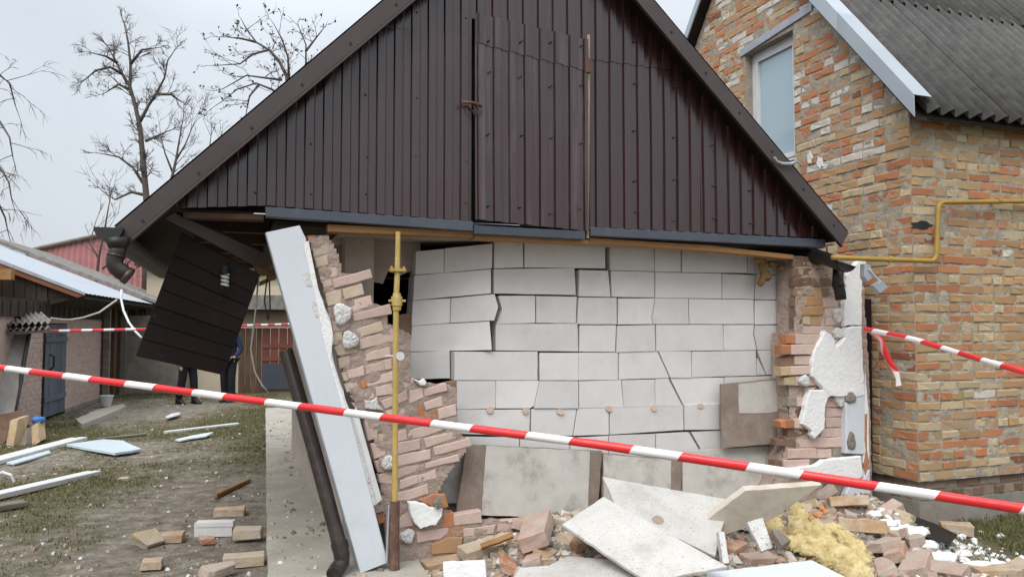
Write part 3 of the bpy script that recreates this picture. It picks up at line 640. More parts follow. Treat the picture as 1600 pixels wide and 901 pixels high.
# ---- brick facing, right
rp = empty('brick_facing'); rp.parent = garage; rp['label'] = 'broken brick facing with torn white foam at the right corner'
R1 = crop(1200, 380, 5.006); R2 = crop(1190, 540, 4.095)
core = gq([(1240,400),(1345,408),(1358,600),(1362,790),(1240,800),(1200,770),(1215,735),(1225,700),(1232,660),(1230,600),(1232,520),(1240,520)], KY + .02)
_pr = [(q.x, q.z) for q in core]
mortar_sheet('mortar_coat', m_core, rp, lambda a, z: inside(_pr, a, z), min(q[0] for q in _pr), max(q[0] for q in _pr), max(0, min(q[1] for q in _pr)), max(q[1] for q in _pr), lambda a, z, d: (a, KY + .004 + d, z), .016, .0085, .0045, 4)
m = MB(); m.plate(rag(gq([(1240,400),(1345,408),(1358,600),(1362,790),(1240,800),(1200,770),(1215,735),(1225,700),(1232,660),(1230,600),(1232,520),(1240,520)], KY + .024), .06, .01, 3), (0, .2, 0)); m.build('facing_core', m_core, rp)
Rb = [(R1, p, c, d) for p, c, d in (
    ([(200,110),(325,105),(325,180),(200,185)], brn, .03), ([(337,105),(440,110),(440,180),(345,185)], ora, .02), ([(200,195),(265,195),(265,258),(200,260)], brn, .03), ([(275,192),(490,195),(490,255),(275,258)], brn, .03),
    ([(200,268),(340,267),(345,330),(205,335)], brn, .03), ([(352,267),(500,272),(505,338),(352,340)], brn, .03), ([(210,352),(322,352),(322,410),(210,410)], brn, .03), ([(330,352),(410,347),(420,410),(330,412)], m_tan, .02), ([(425,352),(520,352),(525,415),(432,418)], brn, .03),
    ([(302,420),(425,417),(430,485),(292,485)], m_tan, .005), ([(437,430),(540,430),(545,498),(442,498)], pink, .02), ([(200,425),(285,430),(270,485),(200,490)], brn, .035), ([(272,502),(440,497),(430,560),(272,560)], m_tan, -.01), ([(205,500),(262,500),(265,650),(205,655)], brn, .035), ([(280,570),(325,570),(335,640),(285,628)], m_yel, 0), ([(330,570),(395,567),(405,640),(340,637)], m_tan, 0),
    ([(447,508),(600,508),(600,570),(452,570)], pink, .01), ([(428,575),(600,580),(600,638),(425,638)], pink, .005), ([(278,652),(510,652),(503,715),(283,703)], pink, 0), ([(142,717),(215,717),(220,782),(150,780)], ora, -.03), ([(218,716),(415,712),(410,785),(222,783)], pink, -.032), ([(110,792),(185,795),(188,865),(115,863)], ora, -.03), ([(190,794),(380,790),(365,868),(190,867)], pink, -.032), ([(522,740),(600,737),(600,790),(530,800)], pink, 0))]
Rb += [(R2, p, c, d) for p, c, d in (
    ([(130,2),(185,2),(190,52),(135,55)], ora, -.03), ([(188,2),(340,2),(332,52),(192,54)], pink, -.032), ([(130,78),(208,62),(214,125),(130,130)], brn, .0), ([(217,70),(327,62),(337,120),(222,120)], pink, -.02), ([(125,138),(185,134),(190,186),(130,190)], m_buff, -.03), ([(188,134),(342,127),(352,180),(192,186)], pink, -.032), ([(150,207),(213,197),(218,253),(152,250)], m_buff, -.02), ([(220,197),(388,192),(388,250),(222,252)], pink, -.02), ([(393,215),(440,225),(470,258),(395,255)], ora, -.01),
    ([(275,270),(345,265),(315,320),(280,317)], pink, 0), ([(170,332),(228,332),(228,386),(175,385)], m_mortar, 0), ([(230,332),(290,332),(285,385),(231,386)], pink, -.005), ([(412,335),(478,325),(480,390),(417,390)], pink, 0), ([(415,400),(446,400),(446,455),(415,455)], pink, 0), ([(450,402),(535,402),(535,450),(450,452)], pink, 0), ([(410,462),(535,462),(535,518),(415,520)], pink, 0),
    ([(122,485),(155,475),(158,528),(130,520)], ora, -.02), ([(158,478),(208,472),(210,522),(162,525)], ora, -.025), ([(211,470),(252,470),(262,525),(213,525)], pink, -.02), ([(382,535),(450,527),(450,580),(382,585)], pink, 0), ([(455,532),(530,530),(530,580),(455,582)], pink, 0), ([(155,592),(215,590),(218,645),(160,640)], m_brownbr, 0), ([(218,590),(403,587),(408,648),(220,650)], pink, 0), ([(408,592),(535,583),(535,646),(412,648)], pink, 0),
    ([(200,400),(280,400),(275,455),(205,450)], brn, .02), ([(165,535),(320,535),(320,580),(170,580)], brn, .02), ([(90,600),(150,600),(150,640),(95,635)], brn, .02), ([(175,662),(348,657),(353,716),(175,720)], pink, -.01), ([(360,664),(445,662),(445,714),(360,718)], pink, -.008), ([(450,657),(535,652),(540,700),(465,705)], m_mortar, 0), ([(145,737),(305,727),(300,770),(150,782)], pink, -.02), ([(85,735),(140,735),(145,785),(85,780)], brn, 0), ([(480,655),(620,650),(640,690),(545,690)], m_mortar, .02))]
for i, (cf, p, c, d) in enumerate(Rb):
    pts = rag(gq(grow_px(cf(p), .7), KY + min(d, d * .3) + rb.uniform(-.005, .005)), .055, .003, i + 100)
    tilt = rb.uniform(-.05, .05); cxm = sum(q.x for q in pts) / len(pts)
    pts = [q + Vector((0, (q.x - cxm) * tilt, 0)) for q in pts]
    m = MB(); m.plate(pts, (0, .075 - d * .5, 0), .005); m.build('brick', c, rp)
pad(1258, 595, 8, 9, KY - .05, rp, 11); pad(1314, 624, 9, 11, KY - .03, rp, 12); pad(1311, 492, 7, 12, KY - .02, rp, 13); pad(1312, 520, 9, 8, KY - .02, rp, 14)
def foam(cf, p, y, seed, mat=m_eps, th=.05, step=.03, amp=.006, name='foam_scrap', parent=rp):
    m = MB(); m.plate(rag(gq(cf(p), y), step, amp, seed), (0, th, 0), .007); return m.build(name, mat, parent)
foam(R1, [(705,140),(775,130),(742,190),(737,640),(605,648),(600,470),(615,400),(612,250)], KY - .05, 21)
foam(R1, [(612,655),(737,648),(748,905),(760,1180),(735,1195),(560,1200),(480,1190),(430,1125),(345,1040),(345,930),(360,850),(450,682),(500,715),(520,770),(515,815),(560,790),(612,735)], KY - .058, 22)
foam(R2, [(315,280),(490,285),(430,330),(410,390),(410,470),(405,530),(340,595),(320,570),(325,545),(260,500),(275,430),(290,350)], KY - .055, 23)
foam(R2, [(190,785),(350,765),(400,730),(640,705),(652,830),(610,860),(480,850),(200,800)], KY - .07, 25)
foam(R2, [(540,300),(662,292),(662,695),(542,688)], KY - .05, 24, m_panel, .06, .08, .003, 'corner_panel')
foam(R2, [(665,175),(690,420),(694,760),(655,840),(652,700),(662,500)], KY - .045, 26, m_eps, .1, .05, .006, 'corner_strip')
foam(R2, [(655,850),(692,790),(705,1010),(520,1000),(560,900)], KY - .055, 27, m_panel, .05, .06, .004, 'corner_panel')
foam(R2, [(660,440),(680,430),(676,700),(690,760),(665,830),(655,760),(670,690),(660,560)], KY - .052, 28, m_or, .1, .04, .006, 'corner_strip')
pad(1330, 621, 8, 9, KY - .06, rp, 15, m_plinth); pad(1331, 689, 6.5, 14, KY - .06, rp, 16, m_plinth)
# dark strip beside the corner, torn wadding under the eave
m = MB(); m.plate(gq([(1351, 467), (1362, 467), (1364, 745), (1354, 745)], KY + .06), (0, .25, 0), .004); m.build('dark_corner_strip', m_soffit, garage)
def lump(pts, radii, mat, name, seed, amp=.35, parent=None, fr=1.0, sub=3):
    """a torn, lumpy mass: overlapping noisy blobs fused into one skin"""
    bm = bmesh.new()
    for c, r_ in zip(pts, radii):
        t = bmesh.ops.create_icosphere(bm, subdivisions=2, radius=1.0)
        rx, ry, rz = (r_, r_, r_) if not isinstance(r_, tuple) else r_
        for v in t['verts']:
            v.co = Vector((v.co.x * rx, v.co.y * ry, v.co.z * rz)) + Vector(c)
    me = bpy.data.meshes.new(name); bm.to_mesh(me); bm.free(); me.materials.append(mat)
    o = bpy.data.objects.new(name, me); COL.objects.link(o); o.parent = parent
    mr = o.modifiers.new('fuse', 'REMESH'); mr.mode = 'VOXEL'; mr.voxel_size = .012 * fr; mr.use_smooth_shade = True
    tx = bpy.data.textures.new(name + '_tear', 'CLOUDS'); tx.noise_scale = .06 * fr; tx.noise_depth = 3
    md = o.modifiers.new('tear', 'DISPLACE'); md.texture = tx; md.strength = amp * .12 * fr; md.mid_level = .5; md.texture_coords = 'LOCAL'
    return o
ww = [G.py_(a, b, .22) for a, b in ((1188, 402), (1193, 415), (1196, 430), (1190, 440), (1206, 412), (1222, 418), (1235, 425))]
lump(ww, [(.05, .05, .05), (.045, .04, .06), (.05, .04, .05), (.035, .03, .04), (.05, .04, .03), (.05, .04, .025), (.04, .04, .03)], M('brown_wadding', (.30, .20, .09, 1), (.2, .12, .06, 1), 9, 1, .8, 40), 'torn_wadding', 1, parent=garage, fr=.7)

# ---- gutters
def gutter_profile(path, r, name, parent, mat=m_black, cap=True, roll=0.0):
    path = [Vector(p) for p in path]; V = []; F = []; n = 11
    for i, p in enumerate(path):
        t = (path[min(i + 1, len(path) - 1)] - path[max(i - 1, 0)]).normalized()
        a = t.cross(Vector((0, 0, 1))).normalized(); u = a.cross(t)
        for rr_ in (r, r - .006):
            for j in range(n):
                q = math.pi * (1 + j / (n - 1)) + roll; V.append(p + (a * math.cos(q) + u * math.sin(q)) * rr_)
    k = 2 * n
    for i in range(len(path) - 1):
        for j in range(n - 1):
            F.append((i * k + j, i * k + j + 1, (i + 1) * k + j + 1, (i + 1) * k + j)); F.append((i * k + n + j, (i + 1) * k + n + j, (i + 1) * k + n + j + 1, i * k + n + j + 1))
        for j in (0, n - 1): F.append((i * k + j, (i + 1) * k + j, (i + 1) * k + n + j, i * k + n + j))
    if cap: F.append(tuple(range(n)))
    F.append(tuple((len(path) - 1) * k + j for j in range(n)))
    m = MB(); m.add(V, F); return m.build(name, mat, parent)
gl = empty('gutter'); gl.parent = garage; gl['label'] = 'black gutter with a cut downpipe elbow under the left eave'
g0 = G.py_(176, 360, -.16); g0w = Vector((g0.x - .02, -.18, g0.z + .015))
gutter_profile([g0w, g0w + Vector((.015, .5, -.02)), g0w + Vector((.06, 1.2, -.05)), g0w + Vector((.13, 2.0, -.09))], .075, 'trough', gl)
def gtube(pxs, y, r, name, parent, mat, n=14):
    m = MB(); pts = [G.py_(a, b, y) for a, b in pxs]; m.tube(pts, r, n); return m.build(name, mat, parent, smooth=True)
gtube([(184, 372), (185, 388)], -.14, [.07, .05], 'outlet', gl, m_black)
gtube([(186, 380), (183, 394), (179, 406), (179, 413), (183, 419), (191, 425), (203, 433)], -.14, .047, 'elbow', gl, m_dpipe)
gtube([(182, 397), (181, 401)], -.14, .051, 'collar', gl, m_dpipe)
gtube([(196, 428.6), (203, 433)], -.14, .051, 'collar', gl, m_dpipe)
grt = empty('gutter'); grt.parent = garage; grt['label'] = 'black gutter end with a short elbow at the right eave'
gE = G.py_(1318, 404, -.20)
gA, gB = G.py_(1286, 396, .0), G.py_(1324, 408, -.34)
gutter_profile([gB, gA.lerp(gB, .5), gA, gA + Vector((-.03, 1.2, .02)), gA + Vector((-.03, 2.6, .02))], .088, 'trough', grt, cap=False, roll=-.5)
gtube([(1310, 418), (1309, 440), (1313, 460), (1314, 468)], -.08, .043, 'elbow', grt, m_black)
gtube([(1309, 440), (1310, 448)], -.08, .047, 'collar', grt, m_black)
m = MB(); a = G.py_(1292, 385, -.14); m.tube([a, a + Vector((0, 0, -.06)), a + Vector((.04, 0, -.12))], .006, 6); m.build('bracket', m_black, grt)
# gutter hook hanging on the right rake
m = MB(); pts = [G.py_(a, b, FY - .03) for a, b in ((1210, 246), (1214, 252), (1224, 256), (1236, 256), (1244, 252), (1258, 262))]; m.tube(pts, [.012, .008, .012, .014, .008, .004], 8); m.build('gutter_hook', m_steel, garage)
# fallen box beam under the left eave, loose laths
m = MB(); m.plate([G.py_(a, b, .10 + .25 * t) for a, b, t in ((258, 342, 0), (272, 332, 0), (410, 394, 1), (398, 416, 1))], (.02, .1, .02), .006); m.build('fallen_beam', m_fascia, garage)
for (a, b) in (((396, 412), (430, 432)), ((398, 430), (432, 408)), ((405, 440), (440, 425))):
    m = MB(); p, q = G.py_(*a, .5), G.py_(*b, .6); m.plate([p, q, q + Vector((0, 0, -.03)), p + Vector((0, 0, -.03))], (0, .03, 0)); m.build('loose_lath', m_timber, garage)
m = MB(); m.plate(gq([(420, 345), (500, 350), (500, 375), (425, 395)], .8), (0, .05, 0)); m.build('inner_boarding', m_interior, garage)

# ------------------------------------------------------------------ hanging soffit of boards
sp_ = empty('hanging_soffit', loc=G.wld(G.py_(340, 405, .42)), rz=G.a)
tag(sp_, 'dark brown boarded soffit panel hanging askew under the left eave', 'soffit panel')
inv = Matrix.Translation(sp_.location) @ Matrix.Rotation(G.a, 4, 'Z'); inv.invert()
def sl(px, py, y): return inv @ G.wld(G.py_(px, py, y))
c4 = [(280, 372), (404, 436), (350, 586), (212, 556)]
def bil(u, v):
    a = (c4[0][0] + (c4[1][0] - c4[0][0]) * u, c4[0][1] + (c4[1][1] - c4[0][1]) * u)
    b = (c4[3][0] + (c4[2][0] - c4[3][0]) * u, c4[3][1] + (c4[2][1] - c4[3][1]) * u)
    return a[0] + (b[0] - a[0]) * v, a[1] + (b[1] - a[1]) * v
NB = 7
for i in range(NB):
    v0, v1 = i / NB - .05 * (i == 0) + .0006, (i + 1) / NB - .0006
    pts = [sl(*bil(u, v), .40 + .12 * v + .0025 * (i % 2)) for u, v in ((0, v0), (1, v0), (1, v1), (0, v1))]
    m = MB(); m.plate(pts, (0, .014, 0), .004); m.build('plank', m_soffit, sp_)
m = MB(); m.plate([sl(*bil(u, v), .423 + .12 * v) for u, v in ((.01, -.03), (.99, -.03), (.99, .985), (.01, .985))], (0, .006, 0)); m.build('gap_backing', m_tarp, sp_)  # dark sheet added behind the planks to stop light through their gaps
for u in (.12, .88):
    m = MB(); pts = [sl(*bil(uu, vv), .431 + .12 * vv) for uu, vv in ((u - .03, .01), (u + .03, .01), (u + .03, .99), (u - .03, .99))]; m.plate(pts, (0, .03, 0)); m.build('batten', m_oldwood, sp_)
lamp = empty('bulb_lamp', loc=G.wld(G.py_(352, 420, .36)), rz=G.a); tag(lamp, 'white spiral bulb lamp fixed on the hanging soffit', 'lamp')
m = MB(); m.tube([(0, 0, .02), (0, 0, -.03)], .022, 10); m.build('socket', m_black, lamp)
m = MB(); pts = []
for k in range(37):
    q = k / 36 * math.pi * 6; pts.append((math.cos(q) * .02, math.sin(q) * .02, -.035 - .075 * k / 36))
m.tube(pts, .0085, 6); m.build('bulb', m_pvc, lamp, smooth=True)

# ------------------------------------------------------------------ white leaning foam panel, downpipe, gas riser
pw = empty('insulation_panel', loc=G.wld(G.py_(583, 890, -.02)), rz=G.a); tag(pw, 'tall white rendered insulation panel leaning over the torn brick', 'insulation panel')
inv2 = Matrix.Translation(pw.location) @ Matrix.Rotation(G.a, 4, 'Z'); inv2.invert()
def pl(px, py, y): return inv2 @ G.wld(G.py_(px, py, y))
ft = .0
front = [(415, 363), (468, 352), (478, 372), (483, 395), (488, 420), (494, 448), (505, 470), (516, 500), (521, 530), (518, 548), (528, 590), (538, 622), (546, 645), (606, 878), (563, 895)]
def yp(b): return .02 - .08 * (b - 352) / 540
pts = [pl(a, b, yp(b)) for a, b in front]
pr = []
rr_ = random.Random(9)
for i, p in enumerate(pts):
    q = pts[(i + 1) % len(pts)]
    if 0 < i < 12:
        for k in range(3): pr.append(p.lerp(q, k / 3) + Vector((rr_.uniform(-.006, .006) if k else 0, 0, 0)))
    else: pr.append(p)
m = MB(); m.plate(pr, (.01, .07, 0), .004); m.build('slab', m_panel, pw)
m = MB(); m.plate([pl(a, b, yp(b) + .075) for a, b in ((414, 364), (419, 364), (566, 893), (560, 896))], (0, .05, 0), .003); m.build('metal_edge', m_steel, pw)
for (a, b, c, d) in ((472, 425, 484, 447), (487, 470, 500, 495)):
    m = MB(); m.plate(rag([pl(*q, yp(q[1]) - .003) for q in ((a, b), (c - 2, b - 1), (c + 3, d), (a + 6, d))], .02, .004, int(a)), (0, .006, 0)); m.build('torn_patch', m_epsd, pw)
m = MB(); m.plate(rag([pl(*q, yp(q[1]) - .004) for q in ((474, 380), (482, 376), (497, 450), (520, 520), (517, 560), (545, 650), (538, 648), (508, 540), (494, 470))], .03, .006, 12), (0, .02, 0)); m.build('torn_edge', m_eps, pw)
m = MB(); m.plate([pl(*q, yp(q[1]) + .03) for q in ((548, 652), (557, 636), (597, 780), (585, 790))], (0, .03, 0), .004); m.build('loose_strip', m_pvc, pw)
m = MB(); m.plate([pl(*q, yp(q[1]) + .012) for q in ((542, 650), (549, 646), (588, 786), (583, 790))], (0, .03, 0), .003); m.build('loose_strip', m_epsd, pw)
dp = empty('downpipe', loc=G.wld(G.py_(535, 890, -.06)), rz=G.a); tag(dp, 'dark brown downpipe leaning behind the tall white panel', 'downpipe')
inv3 = Matrix.Translation(dp.location) @ Matrix.Rotation(G.a, 4, 'Z'); inv3.invert()
def dpl(px, py, y): return inv3 @ G.wld(G.py_(px, py, y))
m = MB(); m.tube([dpl(447, 548, .30), dpl(490, 700, .14), dpl(531, 852, -.02)], .046, 16); m.build('pipe', m_dpipe, dp)
m = MB(); m.tube([dpl(529, 845, -.02), dpl(534, 866, -.04), dpl(534, 878, -.05), dpl(526, 889, -.08), dpl(522, 897, -.12)], .05, 16); m.build('shoe', m_dpipe, dp)
m = MB(); m.tube([dpl(530, 847, -.02), dpl(532, 856, -.02)], .054, 16); m.build('clamp', m_dpipe, dp)
gr_ = empty('gas_riser', loc=G.wld(G.py_(617, 890, -.07)), rz=G.a); tag(gr_, 'worn yellow gas riser pipe with valve standing before torn brick', 'gas pipe')
inv4 = Matrix.Translation(gr_.location) @ Matrix.Rotation(G.a, 4, 'Z'); inv4.invert()
def grl(px, py, y=-.07): return inv4 @ G.wld(G.py_(px, py, y))
m = MB(); m.tube([grl(622, 362), grl(621, 420), grl(619, 470)], [.016, .018, .0185], 12); m.tube([grl(619, 470), grl(618, 560), grl(617, 786)], .0185, 12); m.build('pipe', m_gas, gr_)
m = MB(); c = grl(621, 421); m.box(c.x - .05, c.x + .05, c.y - .03, c.y + .03, c.z - .012, c.z + .006)
for s in (-.04, .04): m.tube([c + Vector((s, -.01, .02)), c + Vector((s, -.01, -.02))], .009, 6)
m.build('flange', m_gas, gr_)
m = MB(); c = grl(620, 470); m.tube([c + Vector((0, 0, .05)), c + Vector((0, 0, .03)), c + Vector((0, 0, .029)), c + Vector((0, 0, -.03)), c + Vector((0, 0, -.031)), c + Vector((0, 0, -.06))], [.026, .026, .036, .036, .029, .027], 12)
m.tube([c + Vector((-.055, -.01, 0)), c + Vector((.055, -.01, 0))], .009, 6); m.build('valve', m_gas, gr_)
m = MB(); m.tube([grl(617, 782), grl(616, 840), grl(616, 898)], [.031, .033, .034], 10); m.build('rusty_sleeve', m_rust, gr_)
m = MB(); m.tube([grl(608, 788), grl(606, 830), grl(604, 878)], .008, 6); m.build('thin_rod', m_steel, gr_)
c = grl(602, 556); d_ = grl(626, 556)
m = MB(); m.tube([c, d_], .006, 6); m.build('clip_arm', m_pvc, gr_)
m = MB(); c = grl(625, 556, -.1); m.tube([c, c + Vector((0, -.01, 0))], .028, 12); m.build('clip_disc', m_pvc, gr_)
# hanging cables
def wire(name, label, pts, r, mat=m_wire):
    m = MB(); m.tube(pts, r, 6); o = centred(m, name, mat, smooth=True); return tag(o, label, 'cable')
wire('hanging_cable', 'long pale cable hanging from the left eave down to the path', [G.wld(G.py_(a, b, y)) for a, b, y in ((404, 425, .45), (401, 470, .45), (396, 515, .45), (392, 545, .45), (398, 580, .45), (410, 602, .44), (420, 613, .44))], .006)
wire('hanging_cable', 'short dark looped cable hanging left of the white panel', [G.wld(G.py_(a, b, y)) for a, b, y in ((418, 430, .5), (413, 470, .5), (419, 500, .5), (422, 480, .5), (421, 440, .5))], .005, m_dkwire)

# ------------------------------------------------------------------ boards standing against the block wall
def board(name, label, px, yb, yt, th, mat, coat=None, cat='board', coatmat=m_cement, group=None):
    zs = [b for a, b in px]; lo, hi = max(zs), min(zs)
    def yy(b): return yt + (yb - yt) * (b - hi) / (lo - hi)
    P3 = [G.wld(G.py_(a, b, yy(b))) for a, b in px]
    c = sum(P3, Vector()) / len(P3); c.z = min(p.z for p in P3)
    root = empty(name, loc=c)
    back = G.m.to_3x3() @ Vector((0, th, 0))
    m = MB(); m.plate(rag([p - c for p in P3], .06, .003, int(px[0][0])), back, .003); m.build('panel', mat, root)
    if coat:
        P4 = [G.wld(G.py_(a, b, yy(b) - .004)) - c for a, b in coat]
        m = MB(); m.plate(rag(P4, .05, .003, int(coat[0][0]) + 1), back * (.0035 / th)); m.build('painted_coat', coatmat, root)
    return tag(root, label, cat, group)
board('cement_board', 'stained white cement board with brown edges, leaning left on the block wall', [(729, 694), (941, 704), (936, 776), (921, 802), (877, 812), (714, 798)], .16, .26, .025, m_brboard, [(760, 696), (922, 704), (919, 800), (877, 809), (752, 804)])
board('cement_board', 'white cement board with brown right edge behind the fallen beige board', [(942, 707), (1066, 719), (1064, 800), (940, 800)], .20, .28, .025, m_brboard, [(943, 709), (1049, 718), (1047, 798), (943, 798)])
board('cement_board', 'plain pale grey board low behind the tilted slab', [(1068, 704), (1217, 695), (1203, 735), (1150, 800), (1067, 800)], .20, .28, .02, m_cement)
board('cement_board', 'brown board with white painted corner leaning beside the right brickwork', [(1127, 600), (1240, 588), (1242, 690), (1130, 700)], .19, .24, .025, m_brboard, [(1154, 600), (1238, 591), (1239, 637), (1200, 645), (1155, 645)])

# ------------------------------------------------------------------ rubble heap
def heap(x, y):
    """height of the rubble apron in garage coordinates"""
    xr = 3.12 + .27 * min(0, y)
    if x < -1.0 or x > xr + .2: return -.12
    d = -y
    h = .30 * math.exp(-max(0, d + .05) ** 2 / .55)
    e = min(1, max(0, (x + .95) / .8)) * min(1, max(0, (xr + .1 - x) / .45))
    h *= e * (.75 + .25 * math.sin(x * 2.1 + 1))
    if x > 1.4: h += .10 * math.exp(-((x - 2.0) / .7) ** 2 - ((d - .45) / .5) ** 2)
    return h + .03 * noise.noise(Vector((x * 4, y * 4, 0))) - .04
m = MB(); nx, ny = 90, 40; V = []; F = []
for j in range(ny + 1):
    for i in range(nx + 1):
        x = -1.1 + 5.3 * i / nx; y = -2.4 + 2.75 * j / ny
        V.append(G.wld((x, y, heap(x, y) + .02 * noise.noise(Vector((x * 14, y * 14, 2))))))
for j in range(ny):
    for i in range(nx): F.append((j * (nx + 1) + i, j * (nx + 1) + i + 1, (j + 1) * (nx + 1) + i + 1, (j + 1) * (nx + 1) + i))
m.add(V, F); o = m.build('rubble_mound', M('mortar_dust', (.33, .29, .24, 1), (.24, .205, .165, 1), 8, .98, .9, 40, stain=(.42, .38, .33, 1), stain_scale=4, bdist=.03), smooth=True, fix=False); stuff(o); o['label'] = 'mortar and grit of the rubble heap under the wall'
def brick_mesh(seed, L=.25, Wd=.12, Hh=.068, broken=True):
    rr = random.Random(seed); bm = bmesh.new(); bmesh.ops.create_cube(bm, size=1)
    for v in bm.verts: v.co = Vector((v.co.x * L, v.co.y * Wd, v.co.z * Hh))
    if broken:
        for s in (rr.choice((-1, 1)),):
            n_ = Vector((s, rr.uniform(-.5, .5), rr.uniform(-.5, .5))).normalized()
            g = bm.verts[:] + bm.edges[:] + bm.faces[:]
            r_ = bmesh.ops.bisect_plane(bm, geom=g, plane_co=(s * L * rr.uniform(.0, .36), 0, 0), plane_no=n_, clear_outer=True)
            ed = [e_ for e_ in r_['geom_cut'] if isinstance(e_, bmesh.types.BMEdge)]
            bmesh.ops.contextual_create(bm, geom=ed)
    if broken and rr.random() < .6:
        n_ = Vector((rr.uniform(-1, 1), rr.choice((-1, 1)), rr.uniform(-1, 1))).normalized()
        r_ = bmesh.ops.bisect_plane(bm, geom=bm.verts[:] + bm.edges[:] + bm.faces[:], plane_co=n_ * rr.uniform(.04, .055), plane_no=n_, clear_outer=True)
        ed = [e_ for e_ in r_['geom_cut'] if isinstance(e_, bmesh.types.BMEdge)]
        if ed: bmesh.ops.contextual_create(bm, geom=ed)
    bmesh.ops.bevel(bm, geom=bm.edges[:], offset=.004, segments=1, affect='EDGES')
    bmesh.ops.triangulate(bm, faces=bm.faces[:]); bmesh.ops.subdivide_edges(bm, edges=[e_ for e_ in bm.edges if e_.calc_length() > .035], cuts=1, use_grid_fill=True)
    for v in bm.verts:
        k_ = v.co * 30 + Vector((seed, 0, 0)); v.co += Vector((noise.noise(k_), noise.noise(k_ + Vector((9, 0, 0))), noise.noise(k_ + Vector((0, 9, 0))))) * .0065
    me = bpy.data.meshes.new('brick'); bm.to_mesh(me); bm.free(); return me
BM = {}
def dusty(nm, c, d): return M(nm, c, d, 12, .95, .6, 45, stain=(.44, .39, .335, 1), stain_scale=7, stain_amt=.9, stain_lo=.42, stain_hi=.62, objvar=.13, speck=(.5, .47, .42, 1), speck_scale=50, speck_t=.66)
for key, mat_ in (('pink', dusty('dusty_pink_brick', (.46, .335, .285, 1), (.40, .28, .235, 1))), ('tan', dusty('dusty_tan_brick', (.40, .28, .17, 1), (.34, .22, .13, 1))), ('yel', dusty('dusty_yellow_brick', (.48, .39, .26, 1), (.41, .32, .2, 1))), ('or', dusty('dusty_orange_brick', (.42, .20, .11, 1), (.35, .16, .09, 1))), ('buff', dusty('dusty_buff_brick', (.45, .37, .27, 1), (.38, .30, .21, 1)))):
    BM[key] = []
    for k in range(9):
        me = brick_mesh(hash(key) % 97 * 0 + k * 13 + len(key), broken=k > 1); me.materials.append(mat_); BM[key].append(me)
def put_brick(p, key, var, rot, label, group, cat='brick', sc=1.0):
    o = bpy.data.objects.new('loose_brick', BM[key][var % 9]); COL.objects.link(o); o.location = p
    o.rotation_euler = rot; o.scale = (sc, sc, sc); return tag(o, label, cat, group)
rr = random.Random(31); placed = []
# the bricks one can pick out, by where they lie
named = [  # px, py, extra height, key, variant, yaw deg, tilt deg, label
    (838, 846, .09, 'pink', 0, 62, -20, 'large pinkish double brick lump left of the speckled board', 1.55),
    (750, 866, .05, 'yel', 0, 12, 8, 'whole yellowish brick in front of the brick footing', 1.1),
    (836, 876, .03, 'pink', 1, 58, -18, 'pink brick tilted up beside the pale foam board', .95),
    (660, 884, .02, 'yel', 3, 20, 5, 'chipped yellow brick right of the rusty pipe sleeve', .9),
    (690, 884, .03, 'tan', 0, 8, 4, 'tan brick lying against the brick footing', 1.0),
    (792, 888, .03, 'or', 2, 80, 20, 'small orange brick end beside the white foam block', .9),
    (905, 850, .03, 'or', 4, 20, 14, 'orange brick stub under the speckled board', 1.0),
    (1110, 848, .02, 'pink', 1, 80, 6, 'pinkish brick right of the narrow standing board', 1.0),
    (1150, 855, .02, 'or', 3, 25, 5, 'orange brick piece left of the yellow wool', 1.0),
    (1186, 875, .02, 'pink', 0, 5, 6, 'flat pinkish brick just above the white board', 1.0),
    (1290, 772, .06, 'pink', 1, 50, -35, 'mortar covered brick lump behind the yellow wool', 1.35),
    (1325, 790, .05, 'tan', 0, -30, -20, 'brown brick lying on the heap behind the orange foam', 1.15),
    (1345, 826, .04, 'tan', 1, -32, -14, 'long grey brown brick piece sloping right of the wool', 1.3),
    (1382, 856, .04, 'pink', 0, 15, -12, 'pink brick right of the wool', 1.0),
    (1400, 866, .03, 'or', 0, 40, -20, 'orange sided brick beside the white foam lumps', 1.05),
    (1430, 848, .03, 'pink', 5, 60, -10, 'pink and orange broken brick topping the white crumbs', 1.0),
    (1432, 885, .02, 'pink', 1, 35, -15, 'large cracked pink brick near the bottom edge', 1.35),
    (1386, 890, .02, 'pink', 3, 50, -25, 'pale pink brick end near the bottom right', 1.0),
    (1480, 893, .02, 'pink', 0, 100, -25, 'pink brick tilted toward the camera at lower right', 1.0),
    (1555, 893, .01, 'tan', 1, -20, 0, 'tan brick at the far lower right of the heap', 1.1),
    (1590, 890, .02, 'yel', 0, 10, 0, 'yellow brick at the right picture edge', 1.0),
]
def heap_hit(px, py):
    """first point along a sight line that meets the heap or the ground"""
    d = ray(px, py); t = 3.0
    while t < 12:
        p = CAM + d * t; q = G.loc(p); h = max(heap(q.x, q.y) if -2.4 < q.y < .3 else -.1, gh(p.x, p.y))
        if p.z <= h: return p
        t += .01
    return CAM + d * 5.5
for i, (a, b, h, key, var, yaw, tilt, lab, sc) in enumerate(named):
    p = heap_hit(a, b + 6); put_brick(p + Vector((0, 0, h + .01)), key, var, (R(tilt), R(rr.uniform(-8, 8)), R(yaw) + G.a), lab, 'bricks one can pick out in the rubble', sc=sc); placed.append(p)
k = 0
